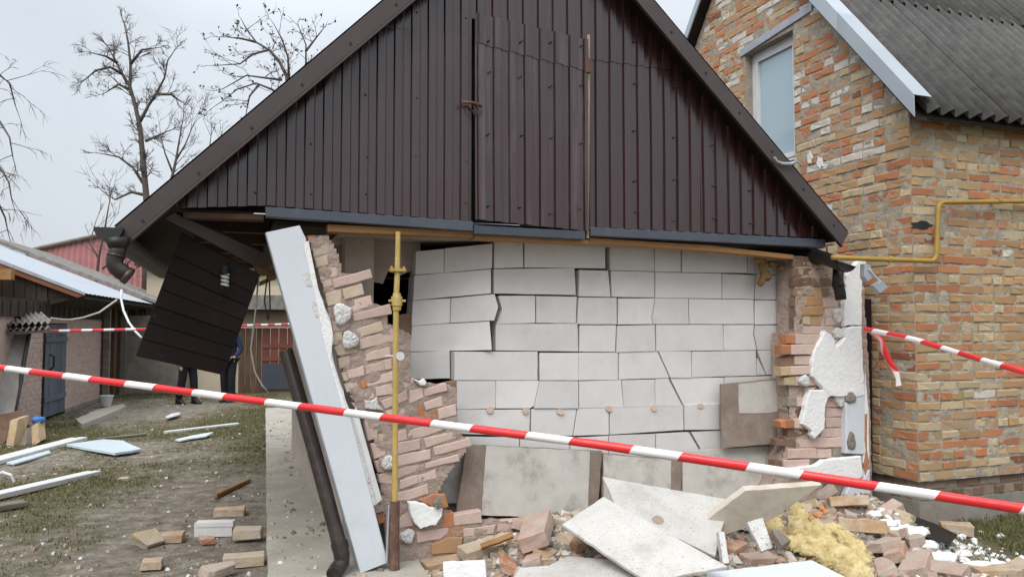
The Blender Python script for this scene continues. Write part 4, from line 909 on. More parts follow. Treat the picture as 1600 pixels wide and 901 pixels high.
while k < 190:
    x = rr.uniform(-.85, 3.9); y = -abs(rr.gauss(.1, .62)) + .12
    if y < -2.2: continue
    z = heap(x, y)
    if z < -.02 and rr.random() < .7: continue
    if x > 2.95 + .27 * min(0, y): continue
    p = G.wld((x, y, z + .0)); key = rr.choices(['pink', 'tan', 'yel', 'or', 'buff'], [5, 2, 1.5, 1.5, 1.5])[0]
    put_brick(p, key, rr.randrange(1, 9), (R(rr.uniform(-28, 28)), R(rr.uniform(-28, 28)), rr.uniform(0, 6.28)), 'broken %s brick %s' % ({'pink': 'pinkish', 'tan': 'tan', 'yel': 'yellowish', 'or': 'orange', 'buff': 'buff'}[key], 'at the left end of the rubble heap' if x < .1 else 'among the fallen boards of the heap' if x < 1.6 else 'on the right slope of the heap'),
              'loose %s bricks %s' % (key.replace('yel', 'yellow').replace('or', 'orange'), 'left' if x < .1 else 'middle' if x < 1.6 else 'right'), sc=rr.choice((.45, .6, .75, .85, .95, 1.02))); k += 1
# loose boards and slabs on the heap
def slab(name, label, px, Ys, th, mat, hole=None, ragged=(.05, .004), cat='board', seed=1):
    a, b, c = (VY(*px[i], Ys[i]) for i in range(3)); n = (b - a).cross(c - a).normalized()
    if n.dot(CAM - a) < 0: n = -n
    P3 = []
    for q in px:
        d = ray(*q); P3.append(CAM + d * ((a - CAM).dot(n) / d.dot(n)))
    cen = sum(P3, Vector()) / len(P3); cen.z = min(p.z for p in P3)
    m = MB(); m.plate(rag([p - cen for p in P3], ragged[0], ragged[1], seed), -n * th, .003)
    o = m.build(name, mat); o.location = cen; tag(o, label, cat); return o, cen, n, a
slab('speckled_board', 'speckled white board lying slanted across the middle of the heap', [(943, 775), (878, 818), (1137, 885), (1010, 908)][0:2] + [(1012, 908), (1137, 884)], (5.15, 4.9, 4.45), .02, m_speck)
o, cen, n, a = slab('fallen_board', 'large beige board fallen against the wall boards, with a round hole', [(942, 744), (1140, 780), (1118, 868), (1000, 812), (962, 790)], (5.42, 5.45, 4.95), .018, m_speck)
d = ray(1028, 812); hc = CAM + d * ((a - CAM).dot(n) / d.dot(n)) + n * .0015
m = MB(); u = n.orthogonal().normalized(); v = n.cross(u); m.plate([hc - cen + (u * math.cos(q) + v * math.sin(q)) * (.042 if abs(math.sin(q)) < .8 else .036) for q in [k * 2 * math.pi / 14 for k in range(14)]], -n * .0012); m.build('hole', m_core, o)
slab('tilted_slab', 'thick pale slab tilted on its lower edge, underside toward the camera', [(1164, 766), (1284, 757), (1076, 834), (1132, 835), (1200, 815)][0:2] + [(1205, 812), (1130, 836), (1074, 834)], (5.15, 5.15, 5.25), .05, m_slab)
o, *_ = slab('slab_top', 'white upper edge of the thick tilted slab', [(1162, 760), (1284, 752), (1285, 757), (1164, 766)], (5.14, 5.13, 5.12), .05, m_eps)
bpy.data.objects.remove(o)
slab('white_board', 'smooth white board at the bottom edge below the yellow wool', [(1105, 893), (1268, 874), (1330, 905), (1300, 960), (1080, 960)], (4.72, 4.78, 4.55), .02, m_panel)
slab('foam_board', 'pale foam board flat at the bottom left of the heap', [(812, 886), (858, 882), (886, 868), (968, 874), (992, 898), (940, 915), (800, 905)], (4.75, 4.77, 4.88), .05, m_speck)
slab('foam_block', 'white foam block in front of the yellow bricks', [(692, 878), (758, 875), (760, 901), (694, 912)], (4.8, 4.8, 4.78), .08, m_eps, cat='foam block')
slab('narrow_strip', 'narrow grey strip standing upright under the tilted slab', [(1123, 829), (1132, 830), (1140, 879), (1130, 880)], (4.98, 4.98, 4.88), .06, m_epsd, cat='strip')
slab('foam_piece', 'white foam offcut leaning between tilted slab and yellow wool', [(1168, 815), (1192, 808), (1208, 855), (1190, 861)], (4.98, 5.0, 4.9), .035, m_epsd, cat='foam block')
slab('timber_lath', 'split timber lath lying above the yellowish brick', [(750, 848), (800, 830), (802, 838), (752, 856)], (5.1, 5.12, 5.1), .03, m_timber, cat='lath')
slab('brown_timber', 'dark brown timber end on the left of the wool', [(1206, 826), (1218, 826), (1236, 843), (1222, 852)], (4.85, 4.86, 4.8), .05, m_greywood, cat='timber')
# mineral wool
strands = [([(1206, 800), (1212, 822), (1222, 846)], .045), ([(1244, 788), (1252, 806), (1246, 826), (1250, 850)], .05), ([(1272, 824), (1285, 842), (1305, 858), (1325, 876), (1350, 898)], .075),
           ([(1304, 826), (1322, 838), (1338, 858), (1345, 878)], .06), ([(1236, 846), (1262, 858), (1288, 868), (1312, 882), (1330, 898)], .05), ([(1262, 836), (1280, 850)], .06)]
WP = []; WR = []; rw = random.Random(12)
for pl_, r_ in strands:
    Q = [heap_hit(a, b + 18) + Vector((0, 0, .07)) for a, b in pl_]
    for a, b in zip(Q[:-1], Q[1:]):
        n = max(2, int((b - a).length / .03))
        for k in range(n):
            f = r_ * rw.uniform(.8, 1.12); WP.append(a.lerp(b, k / n) + Vector((rw.uniform(-.01, .01), rw.uniform(-.01, .01), rw.uniform(-.012, .012)))); WR.append((f, f, f * .85))
o = lump([p - WP[0] for p in WP], WR, m_wool, 'mineral_wool', 3, amp=.5, fr=.8); o.location = WP[0]
m = MB()
for k in range(9000):
    i = rw.randrange(len(WP)); u = Vector((rw.gauss(0, 1), rw.gauss(0, 1), rw.gauss(.2, 1))).normalized(); rx = WR[i]
    p = WP[i] - WP[0] + Vector((u.x * rx[0], u.y * rx[1], u.z * rx[2])) * 1.0; t = (u + Vector((rw.uniform(-1, 1), rw.uniform(-1, 1), rw.uniform(-1, 1))) * 1.1).normalized()
    L = rw.uniform(.014, .05); q = t.orthogonal().normalized() * .0018
    m.add([p - q, p + q, p + t * L + Vector((0, 0, -.004))], [(0, 1, 2)])
stuff(m.build('wool_fibres', m_wool, o, fix=False))
tag(o, 'torn yellow mineral wool heap on the rubble at right', 'insulation wool')
f3 = [heap_hit(a, b + 16) + Vector((0, 0, .11)) for a, b in ((1285, 802), (1276, 812), (1268, 818), (1290, 808), (1282, 815))]
o = lump([p - f3[0] for p in f3], [.022, .02, .02, .018, .016], m_foamor, 'orange_foam', 4, fr=.4); o.location = f3[0]; tag(o, 'orange foam lump on the yellow wool', 'foam lump')
# white foam crumbs to the right
for i, (a, b, r_, lab) in enumerate(((1425, 832, .11, 'big rounded white foam lump beside the black sheet'), (1385, 815, .07, 'white foam lump behind the long brick piece'), (1365, 800, .06, 'small white foam lump at the corner foot'), (1470, 872, .10, 'flat white foam lump on the right slope'), (1530, 885, .09, 'white foam lump near the grass at lower right'), (1505, 862, .06, 'little white foam lump by the black sheet end'), (1415, 868, .05, 'speckled foam knob between pink bricks'), (1448, 850, .08, 'white foam lump in the middle of the right slope'), (1560, 882, .07, 'white foam lump last before the picture edge'), (1398, 826, .06, 'white foam lump next to the biggest one'))):
    p = heap_hit(a, b + 8); o = lump([(0, 0, 0), (r_ * .6, .03, .0), (-r_ * .5, .02, -.01)], [(r_, r_ * .7, r_ * .45), (r_ * .7, r_ * .6, r_ * .35), (r_ * .6, r_ * .6, r_ * .4)], m_epsd if i == 6 else m_eps, 'foam_lump', 10 + i, amp=.3, fr=.8)
    o.location = p + Vector((0, 0, r_ * .35)); tag(o, lab, 'foam lump')
# crumbs: grit scattered over the heap and the yard, one uncountable thing
def crumbs(name, n, where, label, smin=.006, smax=.03, seed=1):
    rr = random.Random(seed); m = MB(); k = 0
    while k < n:
        r_ = where(rr)
        if r_ is None: continue
        p = r_; s = smin + (smax - smin) * rr.random() ** 3
        V = [p + Vector((rr.uniform(.5, 1) * a, rr.uniform(.5, 1) * b, rr.uniform(.4, .9) * c)) * s for a, b, c in ((1, 1, 0), (-1, 1, 0), (-1, -1, 0), (1, -1, 0), (.6, .6, 1), (-.6, .6, 1), (-.6, -.6, 1), (.6, -.6, 1))]
        m.add(V, [(4, 5, 6, 7), (0, 1, 5, 4), (1, 2, 6, 5), (2, 3, 7, 6), (3, 0, 4, 7)]); k += 1
    o = m.build(name, m_crumb, fix=False); stuff(o); o['label'] = label
def on_heap(rr):
    x = rr.uniform(-1, 3.3); y = -abs(rr.gauss(.1, .8)) + .15
    if y < -2.3 or x > 3.15 + .27 * min(0, y): return None
    p = G.wld((x, y, 0)); return Vector((p.x, p.y, max(heap(x, y), gh(p.x, p.y))))
crumbs('heap_grit', 11000, on_heap, 'grit and crumbs over the rubble heap', .004, .045, 2)
def on_yard(rr):
    y = 3.5 + 15 * rr.random() ** 1.6; x = rr.uniform(-.72 * y - .5, -.2 * y + .2)
    return Vector((x, y, gh(x, y)))
crumbs('yard_grit', 3800, on_yard, 'pebbles and crumbs strewn over the yard', .004, .022, 3)
def on_path(rr):
    t = rr.random() ** 1.4 * 9 - .6; c = pa + dv * t + sd_ * rr.uniform(.02, .9); return Vector((c.x, c.y, .07))
crumbs('path_grit', 500, on_path, 'dirt clods and grit on the concrete path', .005, .03, 4)
m_fcrumb = m_eps
def foam_slope(rr):
    t = rr.random(); px_ = 1366 + 210 * t + rr.gauss(0, 12); py_ = 806 + 84 * t + rr.gauss(0, 9)
    p = heap_hit(px_, py_); return p + Vector((0, 0, .004))
rfc = random.Random(14); m = MB(); _ib = bmesh.new(); bmesh.ops.create_icosphere(_ib, subdivisions=1, radius=1); _iv = [v.co.copy() for v in _ib.verts]; _if = [tuple(v.index for v in f.verts) for f in _ib.faces]; _ib.free()
for k in range(380):
    t = rfc.random(); p = heap_hit(1366 + 200 * t + rfc.gauss(0, 22), 808 + 78 * t + rfc.gauss(0, 13)); sz = .006 + .030 * rfc.random() ** 2.5
    m.add([p + Vector((v.x * rfc.uniform(.8, 1.2), v.y * rfc.uniform(.8, 1.2), v.z * rfc.uniform(.5, .9) + .4)) * sz for v in _iv], _if)
o = m.build('foam_crumbs', m_eps, fix=False); stuff(o); o['label'] = 'white foam crumbs down the right slope of the heap'
# grass
def grass(name, n, area, label, hmin, hmax, seed):
    rr = random.Random(seed); m = MB(); k = 0
    while k < n:
        x, y = area(rr)
        if grassy(x, y) < rr.uniform(.28, .92): continue
        z = gh(x, y)
        for b in range(3):
            a = rr.uniform(0, 6.28); h = rr.uniform(hmin, hmax); wd = .004 + .0012 * y / 6; lx, ly = rr.uniform(-.7, .7) * h, rr.uniform(-.7, .7) * h
            px_, py_ = x + rr.uniform(-.03, .03), y + rr.uniform(-.03, .03)
            m.add([(px_ - math.cos(a) * wd, py_ - math.sin(a) * wd, z - .004), (px_ + math.cos(a) * wd, py_ + math.sin(a) * wd, z - .004), (px_ + lx * .4, py_ + ly * .4, z + h * .6), (px_ + lx, py_ + ly, z + h)], [(0, 1, 2), (2, 1, 3)])
        k += 1
    o = m.build(name, m_grass, fix=False); stuff(o); o['label'] = label
def yard_area(rr):
    y = 3.6 + 15.5 * rr.random() ** .9; return rr.uniform(-.74 * y - .3, -.3 * y - .1), y
grass('yard_grass', 17000, yard_area, 'sparse short grass of the yard', .010, .038, 5)
def right_area(rr): return rr.uniform(3.0, 5.6), rr.uniform(4.3, 6.7)
grass('corner_grass', 3500, right_area, 'grass at the foot of the brick house', .02, .07, 6)

# ------------------------------------------------------------------ BRICK HOUSE
house = empty('brick_house', H)
tag(house, 'two storey brick house with grey corrugated roof and a gable window', 'house')
HB = .37
WLEN, WDEP = 5.0, 4.3
r0 = H.px_(1437, 192, -.14); r1 = H.px_(1266, 3, -.14); rk = (r1.z - r0.z) / (r1.y - r0.y)
def roof_z(y): y = y if y < WDEP / 2 else WDEP - y; return r0.z + rk * (y - r0.y)
wz1 = H.px_(1240, 45, 0).z; wz0 = H.px_(1240, 248, 0).z; wy0 = H.px_(1240, 150, 0).y; wy1 = H.px_(1164, 150, 0).y
ztop = roof_z(0) - .03
m = MB(); m.box(.006, WLEN, .006, .3, HB, ztop); m.build('wall_mortar', m_mortar, house)
# gable wall mortar, with the window opening left free
def gp(pts): m.plate([(.006, y, z) for y, z in pts], (.25, 0, 0))
m = MB()
zg = lambda y: roof_z(y) - .01
gp([(.31, HB), (WDEP, HB), (WDEP, wz0), (.31, wz0)]); gp([(.31, wz0), (wy0, wz0), (wy0, zg(wy0)), (.31, zg(.31))])
gp([(wy0, wz1), (wy1, wz1), (wy1, zg(wy1)), (wy0, zg(wy0))]) if wy1 < WDEP / 2 else gp([(wy0, wz1), (wy1, wz1), (wy1, zg(wy1)), (WDEP / 2, zg(WDEP / 2)), (wy0, zg(wy0))])
gp([(wy1, wz0), (WDEP, wz0), (WDEP, zg(WDEP)), (wy1, zg(wy1))] if wy1 > WDEP / 2 else [(wy1, wz0), (WDEP, wz0), (WDEP, zg(WDEP)), (WDEP / 2, zg(WDEP / 2)), (wy1, zg(wy1))])
m.build('wall_mortar', m_mortar, house)
m = MB(); m.box(.05, WLEN, .05, .3, .2, HB - .002); m.box(.05, .3, .31, WDEP, .2, HB - .002); m.build('plinth_course', m_plinth, house)
m = MB(); m.box(.035, WLEN, .035, .3, -.1, .2); m.box(.035, .3, .301, WDEP, -.1, .2); m.build('plinth', m_plinth, house)
mortar_sheet('mortar_coat', m_mortar, house, lambda a, z: True, 0.0, 1.75, HB, ztop, lambda a, z, d: (a, d, z), seed=2)
mortar_sheet('mortar_coat', m_mortar, house, lambda a, z: z < roof_z(a) - .04 and not (wy0 - .01 < a < wy1 + .01 and wz0 - .02 < z < wz1 + .02), 0.0, 3.3, 1.2, 5.9, lambda a, z, d: (d, a, z), .026, seed=7)
mortar_sheet('mortar_coat', m_mortar, house, lambda a, z: True, 0.0, .9, HB, 1.2, lambda a, z, d: (d, a, z), seed=7)
# bricks one by one
def plinth_headers():
    r2 = random.Random(4)
    for row, z in enumerate((.245, .325)):
        t = .05 + .06 * row; k = 0
        while t < 1.7:
            L = .118 if row == 0 else r2.choice((.118, .24))
            o = bpy.data.objects.new('brick', hb_mesh(r2.randrange(6), r2.choice((m_brownbr, m_pbr, m_pbr)))); COL.objects.link(o); o.parent = hw['F']
            o.location = (t + L / 2, .078 + r2.uniform(-.004, .004), z); o.scale = (L - .012, 1, .066); t += L
        t = .05 + .06 * (1 - row)
        while t < .75:
            L = .118
            o = bpy.data.objects.new('brick', hb_mesh(r2.randrange(6), r2.choice((m_brownbr, m_pbr)))); COL.objects.link(o); o.parent = hw['L']
            o.location = (.078 + r2.uniform(-.004, .004), t + L / 2, z); o.rotation_euler = (0, 0, -math.pi / 2); o.scale = (L - .012, 1, .066); t += L
def house_brick_mesh(seed):
    rr = random.Random(seed); bm = bmesh.new(); bmesh.ops.create_cube(bm, size=1)
    for v in bm.verts: v.co = Vector((v.co.x, v.co.y * .07, v.co.z))
    bm.verts.ensure_lookup_table()
    V = []
    F = []
    n = [(-.5, -.5), (-.1, -.5), (.2, -.5), (.5, -.5), (.5, .5), (.15, .5), (-.2, .5), (-.5, .5)]
    for ring, (k, y, kz) in enumerate(((.97, -.5, .86), (1, -.42, .97), (1, .5, .97))):
        for x, z in n: V.append((x * k + rr.uniform(-.02, .02), y * .07 + (rr.uniform(-.003, .003) if ring == 0 else 0), z * kz + rr.uniform(-.09, .09)))
    F.append(tuple(range(8)))
    for r_ in range(2):
        for i in range(8): F.append((r_ * 8 + (i + 1) % 8, r_ * 8 + i, (r_ + 1) * 8 + i, (r_ + 1) * 8 + (i + 1) % 8))
    bm.free(); return V, F
HBV = [house_brick_mesh(k) for k in range(6)]
cand = []
rr = random.Random(77); CH = .0795
def pick(z, wall, t):
    if z > 3.05 and wall == 'L' and t > .25: return rr.choices([m_white, m_or, m_buff, m_tan, m_red], [2.6, 3, 1.5, 3.2, .3])[0]
    return rr.choices([m_or, m_tan, m_ochre, m_buff, m_red, m_white], [2.5, 3.2, 3.2, 1.9, .15, .06])[0]
for wall in 'FL':
    zc_ = HB + CH / 2; row = 0
    while zc_ < 6.0:
        t = 0.0
        lim = WLEN if wall == 'F' else WDEP
        first = True
        bonded = row % 3 == 2
        while t < lim:
            L = .125 if bonded and rr.random() < .85 else rr.choices([.255, .125, .19], [5, 1.4, .9])[0]
            if first: L = (.125 if (row % 2 == (0 if wall == 'F' else 1)) else .255); first = False
            L2 = min(L, lim - t); c = t + L2 / 2
            ok = True
            if wall == 'F' and zc_ > ztop - .03: ok = False
            if wall == 'L':
                if zc_ > roof_z(c) - .08: ok = False
                if zc_ > wz0 - .03 and zc_ < wz1 + .04 and t + L2 > wy0 and t < wy1:
                    if t < wy0 - .05: L2 = wy0 - t; c = t + L2 / 2
                    elif t + L2 > wy1 + .05: d_ = wy1 - t; c = (wy1 + t + L2) / 2; L2 = t + L2 - wy1
                    else: ok = False
                if wz1 - .02 < zc_ < wz1 + .09 and wy0 - .1 < c < wy1 + .06: ok = False
            if ok and L2 > .05:
                if wall == 'F': p = Vector((c, .035 + rr.uniform(-.005, .006), zc_ + rr.uniform(-.005, .005))); rz = 0
                else: p = Vector((.035 + rr.uniform(-.005, .006), c, zc_ + rr.uniform(-.005, .005))); rz = -math.pi / 2
                gx, gy = project(H.wld(p)); dist = (H.wld(p) - CAM).length
                vis = gx < 1620 and -15 < gy < 915 and (wall == 'F' or gx > 1345 or gy < 1.19 * (gx - 1021) + 12)
                near = gx < 1800 and (wall == 'F' or c < 3.6)
                if near or vis: cand.append((L2 / dist ** 2 * (1 if wall == 'F' else .5) if vis else -1, wall, p, rz, L2, pick(zc_, wall, c)))
            t += L
        zc_ += CH; row += 1
cand.sort(key=lambda c: -c[0])
HBM = {}
def hb_mesh(var, mat_):
    if (var, mat_.name) not in HBM:
        me = bpy.data.meshes.new('brick'); me.from_pydata(*[HBV[var][0], [], HBV[var][1]]); me.materials.append(mat_); HBM[(var, mat_.name)] = me
    return HBM[(var, mat_.name)]
# sub-groups so the walls keep their bricks
hw = {}
for wl, nm in (('F', 'front_brickwork'), ('L', 'gable_brickwork')):
    hw[wl] = empty(nm); hw[wl].parent = house
m_pbr = M('dusty_plinth_brick', (.30, .24, .17, 1), (.23, .18, .13, 1), 12, .9, .5, 50, stain=(.2, .17, .13, 1), stain_scale=9, objvar=.12)
plinth_headers()
rest = {}
for i, (s, wl, p, rz, L, mt) in enumerate(cand):
    var = rr.randrange(6); sc = (L - .012 + rr.uniform(-.010, .003), 1, CH - .0165 + rr.uniform(-.007, .004))
    ry = R(rr.uniform(-1.4, 1.4))
    if i < 260 and s > 0:
        o = bpy.data.objects.new('brick', hb_mesh(var, mt)); COL.objects.link(o); o.parent = hw[wl]; o.location = p; o.rotation_euler = (0, ry, rz); o.scale = sc
    else:
        mtx = Matrix.Translation(p) @ Matrix.Rotation(rz, 4, 'Z') @ Matrix.Rotation(ry, 4, 'Y') @ Matrix.Diagonal((*sc, 1))
        rest.setdefault(mt, MB()).add([mtx @ Vector(v) for v in HBV[var][0]], HBV[var][1])
me_all = bpy.data.meshes.new('brickwork'); V = []; F = []; MI = []
for k, (mt, mb_) in enumerate(rest.items()):
    o_ = len(V); V += mb_.v; F += [tuple(i + o_ for i in f) for f in mb_.f]; MI += [k] * len(mb_.f); me_all.materials.append(mt)
me_all.from_pydata(V, [], F); me_all.polygons.foreach_set('material_index', MI)
o = bpy.data.objects.new('further_bricks', me_all); COL.objects.link(o); o.parent = house; stuff(o)
# mortar smears and white patches
for (a, b, rx, ry, mat_) in ((1265, 247, 4, 9, m_eps), (1281, 254, 5, 9, m_eps), (1440, 352, 16, 7, m_black)):
    fr_ = H.px_ if a < 1400 else H.py_
    m = MB(); ps = []
    for k in range(12):
        q = k * math.pi / 6; f = 1 + .25 * math.sin(k * 2.7 + a); p = fr_(a + rx * math.cos(q) * f, b + ry * math.sin(q) * f, -.006 if a < 1400 else -.004); ps.append(p)
    m.plate(ps, (.006, 0, 0) if a < 1400 else (0, .006, 0)); m.build('paint_patch', mat_, house)
# lintel, window
m = MB(); m.plate([H.px_(a, b, -.012) for a, b in ((1156, 78), (1268, 4), (1268, 17), (1156, 90))], (.1, 0, 0), .004); m.build('lintel', m_steel, house)
win = empty('window'); win.parent = house
m = MB(); xw = .10
def fr4(y0, y1, z0, z1, t, x0, x1, name, mat, par):
    m = MB(); m.box(x0, x1, y0, y1, z1 - t, z1); m.box(x0, x1, y0, y1, z0, z0 + t); m.box(x0 - .001, x1, y0, y0 + t, z0 + t, z1 - t); m.box(x0 - .001, x1, y1 - t, y1, z0 + t, z1 - t); return m.build(name, mat, par)
fr4(wy0 + .003, wy1 - .003, wz0, wz1, .055, xw, xw + .07, 'frame', m_pvc, win)
fr4(wy0 + .06, wy1 - .06, wz0 + .057, wz1 - .057, .05, xw - .012, xw + .05, 'sash', m_pvc, win)
m = MB(); m.box(xw + .015, xw + .03, wy0 + .1, wy1 - .1, wz0 + .1, wz1 - .1); m.build('pane', m_glass, win)
m = MB(); m.box(-.04, xw, wy0 - .02, wy1 + .02, wz0 - .02, wz0 - .003); m.build('sill', m_pvc, win)
# roof: each corrugated sheet its own piece
th = math.atan(rk); sl_ = Vector((0, math.cos(th), math.sin(th))); nr_ = Vector((0, -math.sin(th), math.cos(th)))
y_e = -.19; base = Vector((-.06, y_e, roof_z(0) + rk * y_e + .09))
Wn, Wp, Ls = 7, .15, 2.0
def slate_mesh():
    V = []; F = []; nx = Wn * 10
    for i in range(nx + 1):
        x = i * Wp / 10; h = .034 * math.cos(2 * math.pi * i / 10)
        for s in (0, Ls * .5, Ls):
            for o_ in (0, -.007): V.append(Vector((x, 0, 0)) + sl_ * s + nr_ * (h + o_))
    k = 6
    for i in range(nx):
        for s in range(2):
            a = i * k + s * 2; F.append((a, a + k, a + k + 2, a + 2)); F.append((a + 1, a + 3, a + k + 3, a + k + 1))
        a = i * k; F.append((a, a + 1, a + k + 1, a + k)); F.append((a + 4, a + k + 4, a + k + 5, a + 5))
    me = bpy.data.meshes.new('roof_sheet'); me.from_pydata(V, [], F); me.materials.append(m_asb)
    me.polygons.foreach_set('use_smooth', [True] * len(F)); return me
sm = slate_mesh()
nrow = int(math.ceil((WDEP / 2 - y_e) / math.cos(th) / (Ls - .14)))
for r_ in range(nrow):
    for c_ in range(6):
        o = bpy.data.objects.new('roof_sheet', sm); COL.objects.link(o); o.parent = house
        o.location = base + Vector((c_ * (Wn - 1) * Wp + (.02 if r_ % 2 else 0), 0, 0)) + sl_ * (r_ * (Ls - .14)) + nr_ * (.004 * (c_ % 2)) + nr_ * (.016 * r_)
        o.rotation_euler = (R(-.1), 0, 0)
m = MB(); m.plate([(-.05, y_e + .05, roof_z(0) + rk * (y_e + .05) - .02), (WLEN, y_e + .05, roof_z(0) + rk * (y_e + .05) - .02), (WLEN, WDEP / 2, roof_z(WDEP / 2) - .02), (-.05, WDEP / 2, roof_z(WDEP / 2) - .02)], -nr_ * .02); m.build('roof_boarding', m_interior, house)
m = MB(); yb = WDEP - y_e; m.plate([(-.05, yb, roof_z(0) + rk * y_e), (WLEN, yb, roof_z(0) + rk * y_e), (WLEN, WDEP / 2, roof_z(WDEP / 2)), (-.05, WDEP / 2, roof_z(WDEP / 2))], Vector((0, 0, .02))); m.build('far_roof_slope', m_asb, house)
# galvanised rake flashing: a vertical face and a flange over the sheets
yA, yB = y_e + .02, WDEP / 2
def rz_(y): return roof_z(0) + rk * y
cuts = [yA, .62, 1.35, yB]
for k, (a, b) in enumerate(zip(cuts[:-1], cuts[1:])):
    m = MB(); x = -.14 - .003 * (k % 2)
    m.plate([(x, a, rz_(a)), (x, b, rz_(b)), (x, b, rz_(b) + .17), (x, a, rz_(a) + .17)], (.012, 0, 0), .002)
    m.plate([(x, a, rz_(a) + .172), (x, b, rz_(b) + .172), (x + .19, b, rz_(b) + .172), (x + .19, a, rz_(a) + .172)], nr_ * .006)
    m.build('rake_flashing', m_galvw, house)
yf0, yf1 = WDEP - y_e, WDEP / 2
m = MB(); m.plate([(-.14, yf0, rz_(y_e)), (-.14, yf1, rz_(yf1)), (-.14, yf1, rz_(yf1) + .13), (-.14, yf0, rz_(y_e) + .13)], (.012, 0, 0)); m.build('rake_flashing', m_galvw, house)
m = MB(); m.plate([(-.125, yf0, rz_(y_e) - .01), (-.125, yf1 + .15, rz_(yf1) - .2), (.008, yf1 + .15, rz_(yf1) - .2), (.008, yf0, rz_(y_e) - .01)], (0, 0, .02)); m.build('rake_soffit', m_soffit, house)
m = MB(); m.plate([(-.125, y_e + .02, rz_(y_e) - .0), (-.125, yB - .05, rz_(yB - .05) - .0), (.0, yB - .05, rz_(yB - .05)), (.0, y_e + .02, rz_(y_e))], (0, 0, .02)); m.build('rake_soffit', m_soffit, house)
# gas pipe on the house, with clips
gp_ = empty('gas_pipe', loc=H.wld(H.py_(1465, 408, -.07)), rz=H.a); tag(gp_, 'ochre gas pipe bent up and along the brick house wall', 'gas pipe')
o_ = H.py_(1465, 408, -.07)
def gpl(px, py, y=-.07): q = H.py_(px, py, y); return Vector((q.x - o_.x, q.y - o_.y, q.z))
def bend(a, b, c, r_, n=5):
    a, b, c = Vector(a), Vector(b), Vector(c); u = (a - b).normalized(); v = (c - b).normalized(); return [(b + u * r_).lerp(b, t).lerp(b.lerp(b + v * r_, t), t) for t in [k / n for k in range(n + 1)]]
p1, p2, p3, p4, p0 = gpl(1345, 404), gpl(1463, 408), gpl(1466, 316), gpl(1640, 314), gpl(1300, 402)
m = MB(); m.tube([p0, p1] + bend(p1, p2, p3, .07) + bend(p2, p3, p4, .07) + [p4, p4 + Vector((.8, 0, 0))], .0195, 12); m.build('pipe', m_gas2, gp_, smooth=True)
m = MB(); q = gpl(1560, 314); m.tube([q + Vector((0, .08, 0)), q], .008, 6); m.tube([q + Vector((-.012, 0, 0)), q + Vector((.012, 0, 0))], .027, 10); m.build('clip', m_gas2, gp_)
m = MB(); q = gpl(1390, 405); m.tube([q + Vector((-.015, 0, 0)), q + Vector((.015, 0, 0))], .026, 10); m.build('coupling', m_gas2, gp_)
for o in (gp_.children): o.location.z -= gp_.location.z if False else 0
gp_.location.z = 0
# broken wall lamp between the buildings
fl = empty('broken_lamp', loc=H.wld(H.py_(1368, 430, -.1)), rz=H.a); tag(fl, 'broken grey lamp housing hanging at the garage right corner', 'lamp')
o_ = H.py_(1368, 430, -.1)
m = MB(); m.plate([H.py_(a, b, -.1) - o_ for a, b in ((1352, 412), (1360, 414), (1366, 432), (1356, 440), (1351, 432))], (0, .05, 0), .004); m.build('housing', m_steel, fl)
m = MB(); m.plate([H.py_(a, b, -.12) - o_ for a, b in ((1364, 446), (1378, 438), (1389, 448), (1375, 458))], (0, .04, 0), .003); m.build('cover', m_steel, fl)
m = MB(); m.tube([H.py_(a, b, -.11) - o_ for a, b in ((1358, 420), (1368, 432), (1377, 440))], .005, 6); m.build('arm', m_pvc, fl)
# black sheet and kerb stone by the house
def gsheet(name, label, px, mat, cat, th=.012, z=.02, amp=.02, seed=3):
    P3 = [GR(a, b, z) for a, b in px]; c = sum(P3, Vector()) / len(P3); c.z = 0
    m = MB(); m.plate(rag([p - c + Vector((0, 0, amp * random.Random(seed + i).uniform(0, 1))) for i, p in enumerate(P3)], .08, .006, seed), (0, 0, -th), .002); o = m.build(name, mat); o.location = c; return tag(o, label, cat)
gsheet('black_sheet', 'black sheet lying on the ground between heap and brick house', [(1366, 785), (1420, 804), (1462, 824), (1496, 843), (1484, 852), (1440, 838), (1405, 818), (1368, 802)], m_tarp, 'sheet', .01, .10, .05)
p = GR(1494, 826, .05); o = bpy.data.objects.new('loose_brick', BM['tan'][0]); COL.objects.link(o); o.location = p + Vector((0, 0, .0)); o.rotation_euler = (0, 0, R(-18)); o.scale = (.9, .9, 1.3); tag(o, 'single brown brick standing in the grass by the plinth', 'brick')

